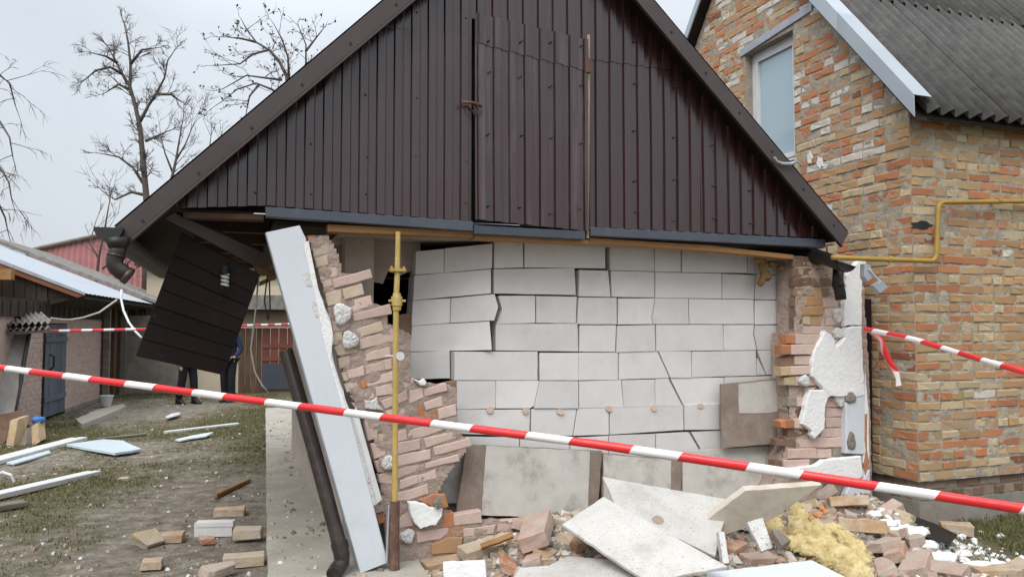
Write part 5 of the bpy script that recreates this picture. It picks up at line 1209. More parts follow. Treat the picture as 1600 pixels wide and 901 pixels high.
# ------------------------------------------------------------------ barrier tapes
def tape(name, label, pts, ribw, period, s0, frac=.57, skew=1.0, twist=0.0, sag=0.0, seg=60, fold=.55, steps=None):
    A_ = [Vector(p) for p in pts]
    cum = [0]
    for a, b in zip(A_[:-1], A_[1:]): cum.append(cum[-1] + (b - a).length)
    L = cum[-1]; V = []; F = []; UV = []; n = 7
    for i in range(seg + 1):
        s = L * i / seg; k = max(j for j in range(len(cum)) if cum[j] <= s + 1e-6); k = min(k, len(A_) - 2)
        f = (s - cum[k]) / (cum[k + 1] - cum[k]); p = A_[k].lerp(A_[k + 1], f); t = (A_[k + 1] - A_[k]).normalized()
        p = p - Vector((0, 0, sag * 4 * (i / seg) * (1 - i / seg)))
        side = t.cross(Vector((0, 0, 1))).normalized(); up = side.cross(t)
        tw = twist * math.sin(i / seg * 9) + .25 * noise.noise(Vector((s * .8, 1, len(label))))
        for j in range(n):
            rwj = ribw * (1 + .12 * noise.noise(Vector((s * 4, j * .7, 3)))) ; q = (j / (n - 1) - .5); ang = q * math.pi * fold * 2 + tw
            V.append(p + up * (math.sin(ang) * rwj / 2) + side * (math.cos(ang) * rwj * .42 + .004 * noise.noise(Vector((s * 9, j * 1.1, 1))))); UV.append((s + s0, -q * ribw))
    for i in range(seg):
        for j in range(n - 1): F.append((i * n + j, (i + 1) * n + j, (i + 1) * n + j + 1, i * n + j + 1))
    cen = A_[0].copy(); cen.z = 0
    me = bpy.data.meshes.new(name); me.from_pydata([v - cen for v in V], [], F); uv = me.uv_layers.new(name='uv')
    for pl_ in me.polygons:
        for li, vi in zip(pl_.loop_indices, pl_.vertices): uv.data[li].uv = UV[vi]
    me.materials.append(tape_material(name + '_print', period, frac, skew)); me.polygons.foreach_set('use_smooth', [True] * len(F))
    o = bpy.data.objects.new(name, me); COL.objects.link(o); o.location = cen; return tag(o, label, 'tape')
tape_px = [(0, 574), (250, 606), (450, 632), (673, 661), (920, 692), (1298, 748), (1600, 795)]
def tape_pt(px, py):
    k = (px - 800) / 1200; s = (k * 4.4 + 2.933) / (4.7 + 1.75 * k); return VY(px, py, 4.4 - 1.75 * s), s
TP = [tape_pt(*q)[0] for q in tape_px]
d0 = (TP[0] - TP[1]).normalized(); d1 = (TP[-1] - TP[-2]).normalized()
L0 = 1.5
full = [TP[0] + d0 * L0] + TP + [TP[-1] + d1 * 1.2]
sp0 = .0497 * 5.015
tape('barrier_tape', 'red and white barrier tape strung across the whole foreground', full, .037, .4483, -(L0 + sp0) + 10 * .4483, .57, .85, 0, 0, 160, .62)
bt = [VY(-40, 519, 11.5), VY(0, 518.5, 11.7), VY(226, 514, 12.6), VY(300, 511, 13.2), VY(378, 508.5, 14), VY(460, 506, 15)]
tape('barrier_tape', 'thin distant barrier tape across the yard behind the hanging soffit', bt, .042, .31, 0, .52, .3, 0, 0, 60, .5)
rt = [VY(1352, 514, 6.25), VY(1420, 528, 5.8), VY(1500, 551, 5.3), VY(1600, 581, 4.8), VY(1720, 620, 4.3)]
tape('barrier_tape', 'barrier tape running right from the garage corner past the brick house', rt, .042, .36, .1, .55, .9, .6, .0, 50, .5)
kt = [VY(1362, 517, 6.2), VY(1374, 530, 6.2), VY(1386, 556, 6.2), VY(1398, 578, 6.2), VY(1403, 602, 6.2)]
tape('tape_end', 'loose red tape end dangling by the brick house corner', kt, .055, .5, .0, .75, .3, .9, .0, 24, .45)

# ------------------------------------------------------------------ yard debris
def bar(name, label, a, b, wpx, mat, cat, th=.05, parts=2, z=.06):
    p, q = GR(*a, z), GR(*b, z); root = empty(name, loc=(p + q) / 2 - Vector((0, 0, (p + q).z / 2)))
    c = root.location; d = (q - p).normalized(); s = Vector((-d.y, d.x, 0))
    L = (q - p).length
    for k in range(parts):
        w0 = -wpx / 2 + k * wpx / parts; w1 = w0 + wpx / parts - .012
        m = MB(); m.plate([p - c + s * w0 + Vector((0, 0, -.01 * k)), q - c + s * w0 + Vector((0, 0, -.01 * k)), q - c + s * w1 + Vector((0, 0, -.01 * k)), p - c + s * w1 + Vector((0, 0, -.01 * k))], (0, 0, -th), .006); m.build('profile', mat, root)
    m = MB(); m.plate([p - c - s * wpx * .46 + Vector((0, 0, -.02)), q - c - s * wpx * .46 + Vector((0, 0, -.02)), q - c + s * wpx * .46 + Vector((0, 0, -.02)), p - c + s * wpx * .46 + Vector((0, 0, -.02))], (0, 0, -th * .7)); m.build('web', mat, root)
    return tag(root, label, cat)
bar('window_profile', 'long white window frame bar lying nearest the leaning boards', (-40, 724), (122, 682), .26, m_pvc, 'window frame')
w2 = bar('window_profile', 'white window frame bar with a curled strip in the left foreground', (-40, 776), (146, 734), .20, m_pvc, 'window frame')
m = MB(); c = GR(22, 752, .06) - w2.location; m.tube([c + Vector((0, 0, 0)), c + Vector((-.02, -.02, .07)), c + Vector((-.10, -.03, .10)), c + Vector((-.16, -.03, .07))], .014, 6); m.build('curled_strip', m_pvc, w2)
gsheet('fallen_sheet', 'flat pale blue white panel lying on the grass', [(104, 694), (162, 686), (193, 689), (201, 694), (221, 701), (206, 704), (180, 708), (130, 700)], m_pvcb, 'panel', .03, .05, .02)
gsheet('blue_strip', 'pale blue broken strip under the long white window bar', [(10, 722), (76, 703), (80, 707), (52, 716), (22, 724)], m_pvcb, 'strip', .02, .03, .01)
bar('white_lath', 'thin white lath lying beyond the bare soil', (258, 673), (371, 660), .10, m_pvc, 'lath', .03, 1, .04)
gsheet('white_scrap', 'jagged pale scrap in front of the thin white lath', [(274, 686), (300, 680), (320, 677), (334, 675), (322, 681), (300, 684), (282, 688)], m_pvcb, 'scrap', .02, .04, .01)
gsheet('white_scrap', 'small crumpled white scrap near the two persons', [(258, 651), (268, 646), (282, 645), (280, 649), (262, 653)], m_pvc, 'scrap', .02, .05, .03)
bar('grey_lath', 'grey lath lying in the grass behind the pale panel', (152, 684), (228, 676), .06, m_greywood, 'lath', .02, 1, .03)
bar('grey_plank', 'short grey plank at the left picture edge', (-20, 790), (38, 781), .16, m_greywood, 'plank', .04, 1, .06)
bar('broken_lath', 'split pale lath beside the concrete path', (335, 771), (388, 747), .05, m_timber, 'lath', .02, 1, .05)
# loose bricks in the yard
for (a, b, key, var, yaw, tilt, sc, z, lab) in (
    (221, 846, 'yel', 3, 60, 40, 1.1, .05, 'chipped pale yellow brick half tilted up in the yard'), (261, 839, 'tan', 0, 10, 0, .95, .04, 'whole tan brick lying behind the chipped yellow half'),
    (227, 881, 'tan', 2, 15, 0, .85, .04, 'tan half brick nearest the camera on bare soil'), (381, 832, 'buff', 4, 10, 0, 1.05, .06, 'cracked buff brick block beside the path'),
    (359, 799, 'tan', 0, 12, 0, 1.0, .03, 'reddish tan brick lying behind the white block'), (381, 874, 'buff', 1, 18, 0, 1.05, .04, 'long buff brick close to the path edge'),
    (338, 892, 'pink', 3, 35, 8, .95, .05, 'pinkish broken brick at the bottom edge by the path'), (318, 843, 'or', 5, 20, 12, .6, .04, 'small pinkish orange brick chip before the white block'), (192, 748, 'yel', 4, 20, 10, .45, .03, 'tiny yellow brick chip alone on the soil')):
    p = GR(a, b, z); o = put_brick(p, key, var, (R(tilt), 0, R(yaw)), lab, None, sc=sc)
p = GR(336, 824, .06); m = MB(); m.box(-.14, .14, -.05, .05, -.055, .05); m.box(-.13, .15, -.055, -.051, .02, .052)
o = m.build('white_block', m_block); o.location = p; o.rotation_euler = (0, 0, R(5)); tag(o, 'small white aerated block lying beside the path', 'block')

# ------------------------------------------------------------------ sheds on the left
S = Frame((-7.36, 13.2), R(15))
shed = empty('pink_brick_shed', S); tag(shed, 'low pink brick shed with blue grey door on the left', 'shed')
def s_y(px, py, x=-.62): return S.px_(px, py, x)
WX = -.62
wall_end = s_y(156, 630).y; d_a = s_y(68, 600).y; d_b = s_y(103, 600).y; ztop_ = s_y(103, 505).z
m = MB(); m.box(WX - .2, WX - .012, -2.2, min(-.1, d_a), 0, 2.02); m.box(WX - .2, WX - .012, min(-.1, d_a), d_a, 0, 2.05); m.box(WX - .2, WX - .012, d_b, wall_end, 0, 2.1); m.box(WX - .2, WX - .013, d_a, d_b, ztop_, 2.09); m.build('wall', m_shedpink, shed)
rr = random.Random(8); cnt = 0
bsm = {}
zt_ = s_y(130, 506).z
for (y0, y1) in ((-1.6, d_a), (d_b, wall_end)):
    z = .12; r_ = 0
    while z < zt_ + .1:
        y = y0 - (.12 if r_ % 2 else 0)
        while y < y1:
            a, b = max(y, y0), min(y + .25, y1)
            if b - a > .04:
                o = bpy.data.objects.new('brick', hb_mesh(rr.randrange(6), m_shedpink)); COL.objects.link(o); o.parent = shed
                o.location = (WX - .034 + rr.uniform(-.003, .003), (a + b) / 2, z); o.rotation_euler = (0, 0, math.pi / 2); o.scale = (b - a - .01, .8, .069)
            y += .26
        z += .079; r_ += 1
m = MB(); m.box(WX - .1, WX + .0, d_b, wall_end, 0, .085); m.build('footing', m_plinth, shed)
door = empty('door'); door.parent = shed
for k in range(4):
    a = d_a + .01 + (d_b - d_a - .02) * k / 4; b = d_a + .01 + (d_b - d_a - .02) * (k + 1) / 4 - .01
    m = MB(); m.box(WX - .06, WX - .01 + .004 * (k % 2), a, b, .06, ztop_ - .02); m.build('plank', m_bluedoor, door)
for z in (.32, 1.35):
    m = MB(); m.box(WX - .006, WX + .02, d_a + .03, d_b - .03, z, z + .09); m.build('crossbar', m_bluedoor, door)
m = MB(); p = s_y(77, 566); m.tube([(WX + .0, p.y, p.z + .14), (WX + .07, p.y, p.z + .1), (WX + .07, p.y, p.z - .08), (WX, p.y, p.z - .14)], .018, 6); m.build('handle', m_black, door)
# boards above the door, posts and the wooden bay further along
y = -2.1; k = 0
while y < wall_end + .6:
    m = MB(); m.box(WX - .02, WX + .035 + .012 * (k % 2), y, y + .155, zt_ + .1, 2.05 if y < .02 else 2.10); m.build('upper_board', m_interior, shed); y += .165; k += 1
yend = 9.6
y = wall_end + .03; k = 0
while y < yend:
    wd = rr.uniform(.12, .2)
    m = MB(); m.box(WX - .1 - .08 * (k % 3 == 1), WX - .02 - .08 * (k % 3 == 1), y, y + wd - .015, 0, 2.05 + rr.uniform(-.03, .1)); m.build('plank', m_oldwood, shed); y += wd; k += 1
for y in (wall_end - .02, wall_end + .45, wall_end + 1.6, wall_end + 2.6):
    m = MB(); m.box(WX + .04, WX + .16, y, y + .12, 0, 2.1); m.build('post', m_greywood if k % 2 else m_oldwood, shed); k += 1
# roof: metal strip along the eave, corrugated slates above, metal and timber rake
sk = (2.70 - 2.19) / 1.265
m = MB(); n = 44; V = []; F = []
for i in range(n + 1):
    y = -.02 + 6.3 * i / n; h = .012 * (i % 2)
    V += [(0, y, 2.19 + h), (-3.35, y, 2.19 + 3.35 * sk + h)]
for i in range(n): F.append((2 * i, 2 * i + 1, 2 * i + 3, 2 * i + 2))
m.add(V, F); m.build('metal_roof_sheet', m_galvw, shed, fix=False)
m = MB(); n = 40; V = []; F = []
for i in range(n + 1):
    y = 6.1 + 4.5 * i / n; h = .03 * (i % 2) + .12
    V += [(.35, y, 2.19 - .35 * sk + h), (-3.6, y, 2.19 + 3.6 * sk + h), (.35, y, 2.12 - .35 * sk + h), (-3.6, y, 2.10 + 3.6 * sk + h)]
for i in range(n): F += [(4 * i, 4 * i + 1, 4 * i + 5, 4 * i + 4), (4 * i + 2, 4 * i, 4 * i + 4, 4 * i + 6)]
F.append((0, 1, 3, 2))
m.add(V, F); m.build('slate_roof', m_asbl, shed, fix=False)
m = MB(); m.plate([(.02, -.03, 2.16), (-3.2, -.03, 2.16 + 3.2 * sk), (-3.2, -.03, 2.26 + 3.2 * sk), (.02, -.03, 2.205)], (0, -.012, 0)); m.build('rake_flashing', m_steel, shed)
m = MB(); m.plate([(-.1, -.02, 2.12), (-3.2, -.02, 2.05 + 3.2 * sk), (-3.2, -.02, 2.15 + 3.2 * sk), (-.0, -.02, 2.155)], (0, .05, 0)); m.build('rake_board', M('orange_brown_timber', (.23, .095, .05, 1), (.18, .075, .04, 1), 7, .8, .2, 30), shed)
m = MB(); m.box(WX - .3, -.02, .1, 6.2, 2.11, 2.13); m.build('eave_boarding', m_interior, shed)
m = MB(); m.plate([(-3.3, .10, 1.2), (-.08, .10, 2.135), (-.08, .10, 2.16 + .08 * sk), (-3.3, .10, 2.15 + 3.3 * sk)], (0, 5.9, 0)); m.build('roof_fill', m_interior, shed)  # dark solid added under the roof, blocks sky between the gable boards
for k in range(16):
    xa_ = -3.3 + k * .17; xb_ = xa_ + .16
    m = MB(); m.plate([(xa_, .06 + .01 * (k % 2), 0), (xb_, .06 + .01 * (k % 2), 0), (xb_, .06 + .01 * (k % 2), 2.13 - xb_ * sk), (xa_, .06 + .01 * (k % 2), 2.13 - xa_ * sk)], (0, .02, 0)); m.build('gable_board', m_interior, shed)
m = MB(); a = S.py_(0, 425, -.3); m.box(-2.2, -1.02, -.3, -.12, a.z - .12, a.z + .06); m.build('beam_end', m_timber, shed)
m = MB(); m.box(-3.2, WX - .21, .05, 10.4, 0, 2.1); m.box(-3.0, WX - .3, 6.2, 10.4, 2.1, 2.35); m.build('inner_mass', m_interior, shed)
# little corrugated canopy over the far left and a board leaning below it
cn = empty('slate_canopy', loc=(VY(20, 500, 11.9).x, 11.9, 0)); tag(cn, 'small ragged corrugated slate canopy at the left edge', 'canopy')
p0, p1, p2, p3 = (VY(*q) - Vector((cn.location.x, cn.location.y, 0)) for q in ((-60, 487, 12.1), (64, 489, 12.3), (80, 503, 11.6), (-60, 512, 11.4)))
m = MB(); V = []; F = []; n = 84
for i in range(n + 1):
    h = Vector((0, 0, .026 * math.cos(i * math.pi / 3))); V += [p0.lerp(p1, i / n) + h, p3.lerp(p2, i / n) + h]
for i in range(n): F.append((2 * i, 2 * i + 1, 2 * i + 3, 2 * i + 2))
m.add(V, F); m.build('slate_sheet', m_asbl, cn, fix=False)
m = MB(); V = [v - Vector((0, .05, .09)) for v in V]; m.add(V, F); m.build('slate_sheet', m_asbl, cn, fix=False)
m = MB(); m.plate([p0 + Vector((0, 0, -.06)), p1 + Vector((0, 0, -.06)), p2 + Vector((0, 0, -.10)), p3 + Vector((0, 0, -.10))], (0, 0, -.05)); m.build('canopy_frame', m_greywood, cn)
slab('leaning_sheet', 'big grey weathered sheet leaning on the shed at the left edge', [(-40, 515), (45, 518), (20, 652), (-40, 668)], (11.6, 11.9, 11.2), .04, M('grey_weathered_sheet', (.34, .33, .31, 1), (.20, .19, .18, 1), 2.5, .9, .3, 20, stain=(.05, .05, .05, 1), stain_scale=1.4, stretch=(1, 1, .4)), cat='sheet')
m = MB(); p, q = VY(46, 520, 11.8), VY(22, 650, 11.3); m.tube([p, q], .03, 6); o = centred(m, 'dark_pole', m_black); tag(o, 'thin dark pole edging the leaning grey sheet', 'pole')
for i, (a, b, c, d, Y, mt, lab) in enumerate((((-30, 655), (30, 640), (45, 662), (-20, 710), 11.0, m_oldwood, 'brown board of the wood pile at the left edge'), ((28, 655), (46, 648), (34, 705), (18, 712), 10.6, m_palewood, 'light split plank standing in the wood pile'), ((42, 668), (58, 664), (56, 694), (40, 698), 10.7, m_greywood, 'short grey post stump in the wood pile'), ((58, 660), (70, 656), (72, 684), (62, 690), 10.8, m_palewood, 'yellowish chunk at the right end of the wood pile'))):
    slab('wood_piece', lab, [a, b, c, d], (Y, Y + .2, Y), .12, mt, cat='wood')
o = lump([(0, 0, 0), (.07, 0, .01)], [.06, .05], m_blue, 'blue_bag', 6, amp=.2); o.location = VY(57, 656, 10.9); tag(o, 'small blue bag on the wood pile by the shed door', 'bag')
# bucket
pk = GR(166, 635, .0); m = MB(); m.tube([(0, 0, 0), (0, 0, .005), (0, 0, .2), (0, 0, .205), (0, 0, .23)], [.075, .085, .125, .14, .14], 16, caps=False); m.tube([(0, 0, .23), (0, 0, .22), (0, 0, .02)], [.14, .115, .07], 16); o = m.build('plant_pot', m_pvc, smooth=False); o.location = pk; tag(o, 'white plastic pot standing at the shed corner', 'pot')
gsheet('concrete_step', 'low grey concrete step along the pink shed wall', [(118, 654), (150, 640), (192, 630), (197, 634), (160, 650), (128, 662)], m_concrete, 'step', .1, .08, 0)
wire('sagging_wire', 'grey wire sagging between canopy and shed eave', [VY(80, 497, 11.6), VY(96, 499, 12), VY(110, 499.5, 12.5), VY(130, 496, 13), VY(155, 488, 13.4), VY(183, 468, 13.8)], .016, m_wire)
wire('white_wire', 'white wire loop hanging from the shed eave', [VY(190, 452, 13.4), VY(189, 466, 13.4), VY(193, 485, 13.3), VY(201, 503, 13.2), VY(212, 518, 13.1), VY(221, 527, 13)], .02, m_pvc)

# ------------------------------------------------------------------ outbuilding at the end of the yard, pink roof beyond
OB = Frame((VY(378, 600, 19).x, 19.0), R(14))
ob = empty('cream_outbuilding', OB); tag(ob, 'cream rendered outbuilding with brown wooden door at the end of the yard', 'outbuilding')
def obq(px, py, y=0.0): return OB.py_(px, py, y)
z_e = obq(420, 484).z; zd = obq(420, 512).z; x_d0 = obq(409, 560).x; x_d1 = obq(462, 560).x
m = MB(); m.box(-1.2, 3.6, .05, .3, zd + .02, z_e + .6); m.box(-1.2, x_d0 - .55, .05, .3, 0, zd + .02); m.box(x_d1, 3.6, .05, .3, 0, zd + .02); m.build('wall', m_cream, ob)
m = MB(); m.box(-.4, 3.8, -.45, .5, z_e + .0, z_e + .35); m.build('eave', m_asbl, ob)
m = MB(); m.box(-.4, 3.8, -.4, .04, z_e - .09, z_e - .002); m.build('eave_beam', m_interior, ob)
for k in range(4):
    m = MB(); x0 = x_d0 - .52 + k * .13; m.box(x0, x0 + .12, -.02 + .02 * (k % 2), .05, 0, zd); m.build('plank', m_oldwood, ob)
dr_ = empty('door'); dr_.parent = ob
m_rdoor = M('red_brown_paint', (.17, .062, .045, 1), (.13, .05, .038, 1), 5, .75, .15, 20, stretch=(1, 1, .3))
for k in range(4):
    x0 = x_d0 + k * (x_d1 - x_d0) / 4; m = MB(); m.box(x0, x0 + (x_d1 - x_d0) / 4 - .012, .0, .04, .05, zd); m.build('plank', m_rdoor, dr_)
m = MB(); m.box(x_d0, x_d1, -.02, -.002, .78, .88); m.box(x_d0, x_d1, -.02, -.002, 1.1, 1.2); m.build('crossbar', m_rdoor, dr_)
m = MB(); m.box(x_d0 + .02, x_d1 - .02, -.03, -.021, .08, .72); m.build('kick_sheet', m_slate, dr_)
# rubble-stone return wall beside it and the taller cream gable seen over the shed roof
m = MB(); m.box(-3.6, -1.21, .3, .6, 0, 1.9); m.build('low_wall', m_plinth, ob)
T = Frame((VY(232, 450, 21).x, 21.0), R(10)); tg = empty('cream_gable', T); tag(tg, 'cream rendered wall with slate edge seen above the shed roof', 'building')
zt2 = T.py_(232, 411, 0).z
m = MB(); m.box(-.05, 5.5, 0, .3, 0, zt2); m.build('wall', m_cream, tg)
m = MB(); V = []; F = []; n = 30
for i in range(n + 1):
    x = -.35 + 6.2 * i / n; h = .05 * (i % 2); V += [(x, -.35, zt2 + .0 + h), (x, 2.5, zt2 + .9 + h)]
for i in range(n): F.append((2 * i, 2 * i + 2, 2 * i + 3, 2 * i + 1))
m.add(V, F); m.build('slate_roof', m_asbl, tg, fix=False)
m = MB(); m.box(-.3, 5.6, -.3, .0, zt2 - .1, zt2 - .03); m.build('eave_beam', m_oldwood, tg)
RB = Frame((VY(66, 420, 32).x, 32.0), R(6)); rbd = empty('pink_roofed_building', RB); tag(rbd, 'far building with pink red sheet cladding behind the shed roof', 'building')
q = [RB.py_(a, b, 0) for a, b in ((40, 395), (66, 388), (155, 369), (240, 358), (260, 470), (40, 470))]
m = MB(); pz = q; V = []; F = []; n = 70; xa, xb = q[0].x, 7.5
def topz(x):
    P_ = [(q[0].x, q[0].z), (q[1].x, q[1].z), (q[2].x, q[2].z), (q[3].x, q[3].z), (9, q[3].z + .5)]
    for (a, za), (b, zb) in zip(P_[:-1], P_[1:]):
        if x <= b: return za + (zb - za) * (x - a) / (b - a)
    return P_[-1][1]
for i in range(n + 1):
    x = xa + (xb - xa) * i / n; V += [(x, .05 * (i % 2), 0), (x, .05 * (i % 2), topz(x))]
for i in range(n): F.append((2 * i, 2 * i + 2, 2 * i + 3, 2 * i + 1))
m.add(V, F); m.build('clad_wall', m_redroof, rbd, fix=False)
m = MB(); m.tube([(x, -.05, topz(x) + .03) for x in (xa, q[1].x, q[2].x, q[3].x, 7.5)], .09, 6); m.build('verge_trim', m_greywood, rbd)

# ------------------------------------------------------------------ two persons behind the hanging soffit
def skinmesh(name, verts, edges, radii, mat, parent, root=0, sub=2):
    me = bpy.data.meshes.new(name); me.from_pydata(verts, edges, []); me.materials.append(mat)
    o = bpy.data.objects.new(name, me); COL.objects.link(o); o.parent = parent
    md = o.modifiers.new('skin', 'SKIN'); md.use_smooth_shade = True
    if not me.skin_vertices: me.attributes
    sv = me.skin_vertices[0].data
    for i, r_ in enumerate(radii): sv[i].radius = r_ if isinstance(r_, tuple) else (r_, r_); sv[i].use_root = (i == root)
    s = o.modifiers.new('sub', 'SUBSURF'); s.levels = sub; s.render_levels = sub
    return o
def person(loc, rz, label, top, pose):
    pr_ = empty('person', loc=loc, rz=rz); tag(pr_, label, 'person', None)
    hipw = .095; ly = pose.get('step', .0)
    L = {'hip': (0, 0, .93)}
    legs = []
    for s, st in ((-1, ly), (1, -ly)):
        legs.append([(s * hipw, 0, .88), (s * (hipw + .012), -.02 + st * .5, .50), (s * (hipw + .02), .02 + st, .09)])
    arms = []
    for s in (-1, 1):
        if pose.get('hands') == 'pocket': arms.append([(s * .19, 0, 1.42), (s * .27, .05, 1.14), (s * .20, -.09, .97), (s * .15, -.07, .95)])
        else: arms.append([(s * .19, 0, 1.42), (s * .24, .02, 1.13), (s * .25, -.06, .88), (s * .25, -.08, .80)])
    V = [(0, 0, .95), (0, .01, 1.15), (0, 0, 1.36), (0, 0, 1.47), (0, -.01, 1.56), (0, -.02, 1.66), (0, -.01, 1.74)]; E = [(0, 1), (1, 2), (2, 3), (3, 4), (4, 5), (5, 6)]
    Rr = [(.14, .10), (.13, .10), (.15, .10), (.06, .06), (.065, .075), (.08, .098), (.06, .075)]
    for lg in legs:
        b = len(V); V += lg; E += [(0, b), (b, b + 1), (b + 1, b + 2)]; Rr += [.085, .06, .042]
    for am in arms:
        b = len(V); V += am; E += [(2, b), (b, b + 1), (b + 1, b + 2), (b + 2, b + 3)]; Rr += [.055, .042, .032, .035]
    skinmesh('body', V, E, Rr, m_skin, pr_)
    for lg in legs:
        p = Vector(lg[-1]); pass
    V = [(0, 0, .96)]; E = []; Rr = [(.165, .12)]
    for lg in legs:
        b = len(V); V += [lg[0], lg[1], (lg[2][0], lg[2][1], .10)]; E += [(0, b), (b, b + 1), (b + 1, b + 2)]; Rr += [(.105, .11), (.085, .085), (.075, .08)]
    skinmesh('trousers', V, E, Rr, m_trous, pr_)
    V = [(0, 0, .90), (0, .01, 1.15), (0, 0, 1.38), (0, 0, 1.46)]; E = [(0, 1), (1, 2), (2, 3)]; Rr = [(.185, .14), (.175, .135), (.185, .125), (.09, .09)]
    for am in arms:
        b = len(V); V += am[:3]; E += [(2, b), (b, b + 1), (b + 1, b + 2)]; Rr += [.078, .066, .054]
    skinmesh('jacket', V, E, Rr, top, pr_)
    for lg in legs:
        x, y, z = lg[2]; m = MB(); n = 12; V2 = []; F2 = []
        for r_, (zz, k) in enumerate(((0.0, 1.0), (.03, 1.0), (.07, .8), (.11, .55))):
            for j in range(n):
                q = 2 * math.pi * j / n; yy = math.sin(q) * .145 * (k if math.sin(q) < 0 else 1) - .055 + (.02 if r_ > 2 else 0)
                V2.append((x + math.cos(q) * .052 * (.9 + .1 * k), y + yy * (1 if r_ < 2 else .8), zz))
        for r_ in range(3):
            for j in range(n): F2.append((r_ * n + j, r_ * n + (j + 1) % n, (r_ + 1) * n + (j + 1) % n, (r_ + 1) * n + j))
        F2 += [tuple(range(n)), tuple(3 * n + j for j in range(n))]
        m.add(V2, F2); m.build('shoe', m_shoe, pr_, smooth=True)
    m = MB(); V2 = []; n = 12
    for r_, (zz, k) in enumerate(((1.63, 1.0), (1.70, 1.04), (1.76, .85), (1.79, .4))):
        for j in range(n):
            q = 2 * math.pi * j / n; V2.append((math.cos(q) * .086 * k, .012 + math.sin(q) * .105 * k, zz + (.05 if math.sin(q) < -.3 and r_ == 0 else 0)))
    F2 = [(r_ * n + j, r_ * n + (j + 1) % n, (r_ + 1) * n + (j + 1) % n, (r_ + 1) * n + j) for r_ in range(3) for j in range(n)] + [tuple(3 * n + j for j in range(n))]
    m.add(V2, F2); m.build('hair', m_hair, pr_, smooth=True)
    # face: nose, eyes, mouth, ears
    m = MB(); m.add([(0, -.125, 1.635), (-.016, -.10, 1.63), (.016, -.10, 1.63), (0, -.10, 1.675)], [(0, 1, 2), (0, 2, 3), (0, 3, 1)]); m.build('nose', m_skin, pr_)
    for s in (-1, 1):
        m = MB(); m.tube([(s * .032, -.098, 1.672), (s * .032, -.108, 1.672)], .009, 8); m.build('eye', m_hair, pr_)
        m = MB(); m.tube([(s * .08, .0, 1.62), (s * .092, .01, 1.66), (s * .086, .012, 1.68)], .012, 6); m.build('ear', m_skin, pr_)
    m = MB(); m.tube([(-.025, -.098, 1.603), (0, -.106, 1.601), (.025, -.098, 1.603)], .005, 6); m.build('mouth', m_red, pr_)
    for am in arms:
        h = Vector(am[3])
        for k in range(5):
            f = (k - 2) * .014; t = -.04 if k else -.015
            m = MB(); m.tube([h + Vector((f, 0, -.01)), h + Vector((f * 1.2, -.012, -.045)), h + Vector((f * 1.2, -.005, -.045 + t))], .008, 5); m.build('finger', m_skin, pr_)
    return pr_
person(GR(292, 631), R(65), 'person in dark navy trousers, upper body hidden by the hanging soffit', m_trous, {'step': .1})
person(GR(356, 628), R(-12), 'person in blue jacket with hand in pocket, partly behind the hanging soffit', m_jacket, {'hands': 'pocket', 'step': .05})

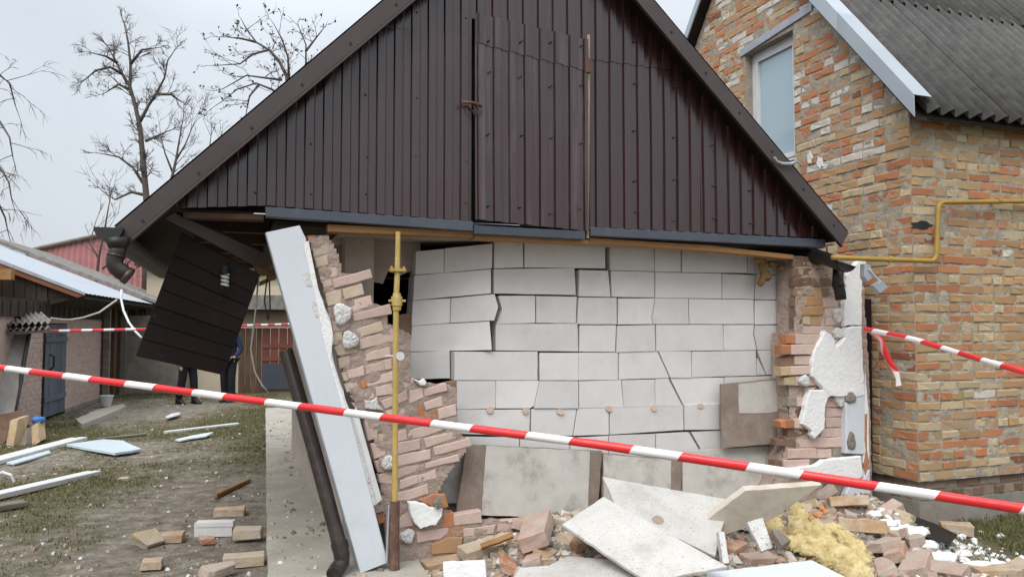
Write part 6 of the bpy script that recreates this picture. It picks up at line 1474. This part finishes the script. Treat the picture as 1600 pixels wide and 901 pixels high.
# ------------------------------------------------------------------ trees
def tree(name, label, limbs, Y, seed, twig=1.0, depth=3, r0=.2, droop=0.0, leaves=0, dens=1.0, spread=.9, trunk_to_ground=True, length=1.0):
    """limbs: list of sighted polylines (px, py) of the main stems; twigs grow from them"""
    rr = random.Random(seed); base = VY(*limbs[0][0], Y); base = Vector((base.x, base.y, 0))
    root = empty(name, loc=base); tag(root, label, 'tree', None)
    tk = MB(); cr = MB(); lf = MB()
    def grow(p, d, L, r_, lev):
        n = 4; pts = [p]; q = p.copy(); dd = d.copy()
        for i in range(n):
            dd = (dd + Vector((rr.uniform(-1, 1), rr.uniform(-1, 1), rr.uniform(-.7, 1) - droop * (1.2 if lev < 2 else .3))) * .22).normalized()
            q = q + dd * (L / n); pts.append(q.copy())
        cr.tube(pts, [r_, r_ * .85, r_ * .65, r_ * .45, r_ * .25], 4 if lev > 1 else 3, caps=False)
        if lev <= 0:
            if leaves:
                for _ in range(leaves):
                    c = pts[rr.randrange(1, 5)]; s = rr.uniform(.04, .09); u = Vector((rr.uniform(-1, 1), rr.uniform(-1, 1), rr.uniform(-1, 1))).normalized(); v = u.orthogonal().normalized()
                    lf.add([c, c + u * s + v * s * .5, c + u * s * 1.8, c + u * s - v * s * .5], [(0, 1, 2, 3)])
            return
        for _ in range(max(1, int(rr.uniform(2.4, 4.6) * dens))):
            k = rr.uniform(.25, 1) * n; i = min(n - 1, int(k)); b = pts[i].lerp(pts[i + 1], k - i); t = (pts[i + 1] - pts[i]).normalized()
            o_ = Vector((rr.uniform(-1, 1), rr.uniform(-1, 1), rr.uniform(-.6, 1))); nd = (t + o_ * spread).normalized()
            grow(b, nd, L * rr.uniform(.5, .75), max(r_ * .55, .0085), lev - 1)
    for li, lb in enumerate(limbs):
        P_ = []
        for i, (a, b) in enumerate(lb):
            Yd = Y + (rr.uniform(-.6, .6) if i and li else 0); P_.append(VY(a, b, Yd) - base)
        if li == 0 and trunk_to_ground: P_ = [Vector((0, 0, -.1))] + P_
        n = len(P_); ra = r0 * (1 if li == 0 else .42); rs = [ra * (1 - .88 * i / (n - 1)) + .010 for i in range(n)]
        tk.tube(P_, rs, 8)
        start = 2 if li == 0 and trunk_to_ground else 0
        for i in range(start, n - 1):
            seg = (P_[i + 1] - P_[i]).length; cnt = max(2, int(seg / .36 * dens))
            for k in range(cnt):
                b = P_[i].lerp(P_[i + 1], rr.random()); t = (P_[i + 1] - P_[i]).normalized()
                o_ = Vector((rr.uniform(-1, 1), rr.uniform(-.8, .8), rr.uniform(-.3, .8))); nd = (t * .5 + o_).normalized()
                grow(b, nd, length * rr.uniform(.7, 1.7) * twig, min(.035, max(rs[i] * .3, .013)), depth - 1)
        grow(P_[-1], (P_[-1] - P_[-2]).normalized(), 1.0 * twig * length, max(rs[-1], .013), depth - 1)
    tk.build('trunk', m_bark, root, smooth=True, fix=False); cr.build('crown', m_twig, root, fix=False)
    if leaves: stuff(lf.build('leaves', m_leaf, root, fix=False))
    return root
TREES = 1
tree('bare_tree', 'tall bare tree with dark twiggy crown above the left shed', [
    [(230, 330), (228, 300), (223, 245), (219, 200), (212, 168), (203, 135), (204, 100), (200, 65), (194, 36)],
    [(219, 190), (232, 165), (245, 145), (257, 122), (262, 95), (272, 80)],
    [(203, 135), (192, 118), (180, 95), (170, 75)], [(190, 115), (172, 105), (150, 110), (132, 125)], [(183, 98), (165, 88), (140, 82)], [(204, 100), (222, 78), (245, 75)],
    [(228, 220), (245, 213), (262, 205)], [(226, 290), (208, 262), (185, 245), (158, 240)], [(228, 305), (205, 300), (180, 312), (162, 300)], [(245, 147), (268, 148), (285, 160)], [(203, 140), (185, 132), (165, 145)]], 32, 3, .5, 3, .15, .3, 0, 1.45, .95)
tree('small_tree', 'thin bare sapling right of the tall tree', [[(262, 300), (268, 280), (275, 250), (280, 220), (285, 190)], [(275, 250), (290, 225), (302, 195)], [(270, 270), (258, 240), (252, 215)]], 30, 5, .8, 3, .08, 0, 0, 1.0)
tree('small_tree', 'faint bare sapling just above the roof slope', [[(318, 300), (322, 270), (326, 240), (330, 210)], [(322, 270), (335, 240), (345, 215)]], 33, 6, .7, 3, .06, 0, 0, .9)
tree('leafy_tree', 'tree with sparse dry leaves rising behind the roof slope', [[(470, 300), (455, 180), (448, 120), (436, 95), (420, 78), (400, 66), (385, 45)], [(452, 130), (450, 90), (440, 60), (430, 42)], [(456, 150), (478, 100), (478, 70), (466, 40)], [(478, 80), (492, 62), (506, 44)],
    [(450, 160), (425, 140), (400, 130), (370, 140), (345, 160)], [(405, 132), (390, 150), (385, 175)], [(420, 78), (395, 85), (375, 100), (345, 102)], [(400, 66), (375, 60), (352, 58)], [(440, 125), (415, 122), (385, 118), (350, 138)]], 26, 8, .55, 3, .085, 0, 1, .75, .8)
tree('birch_tree', 'drooping birch twigs entering at the left edge', [[(-60, 300), (-58, 240), (-52, 180), (-45, 120), (-38, 60)], [(-52, 180), (-25, 130), (0, 118), (15, 130), (24, 165)], [(-55, 220), (-25, 195), (0, 190), (15, 215), (20, 245)], [(-57, 270), (-30, 255), (0, 262), (14, 285), (18, 310)], [(-58, 300), (-30, 290), (-5, 312), (8, 340), (12, 360)]], 24, 9, .75, 3, .10, 1.0, 0, .75, .6)
tree('shrub_tree', 'bare shrub in front of the pink clad building', [[(150, 440), (155, 400), (165, 350), (172, 310)], [(155, 405), (140, 380), (150, 345)], [(160, 420), (185, 400), (205, 385)], [(170, 440), (200, 425), (230, 410)], [(190, 445), (200, 410), (215, 395)]], 28, 10, .7, 3, .06, 0, 0, .8)
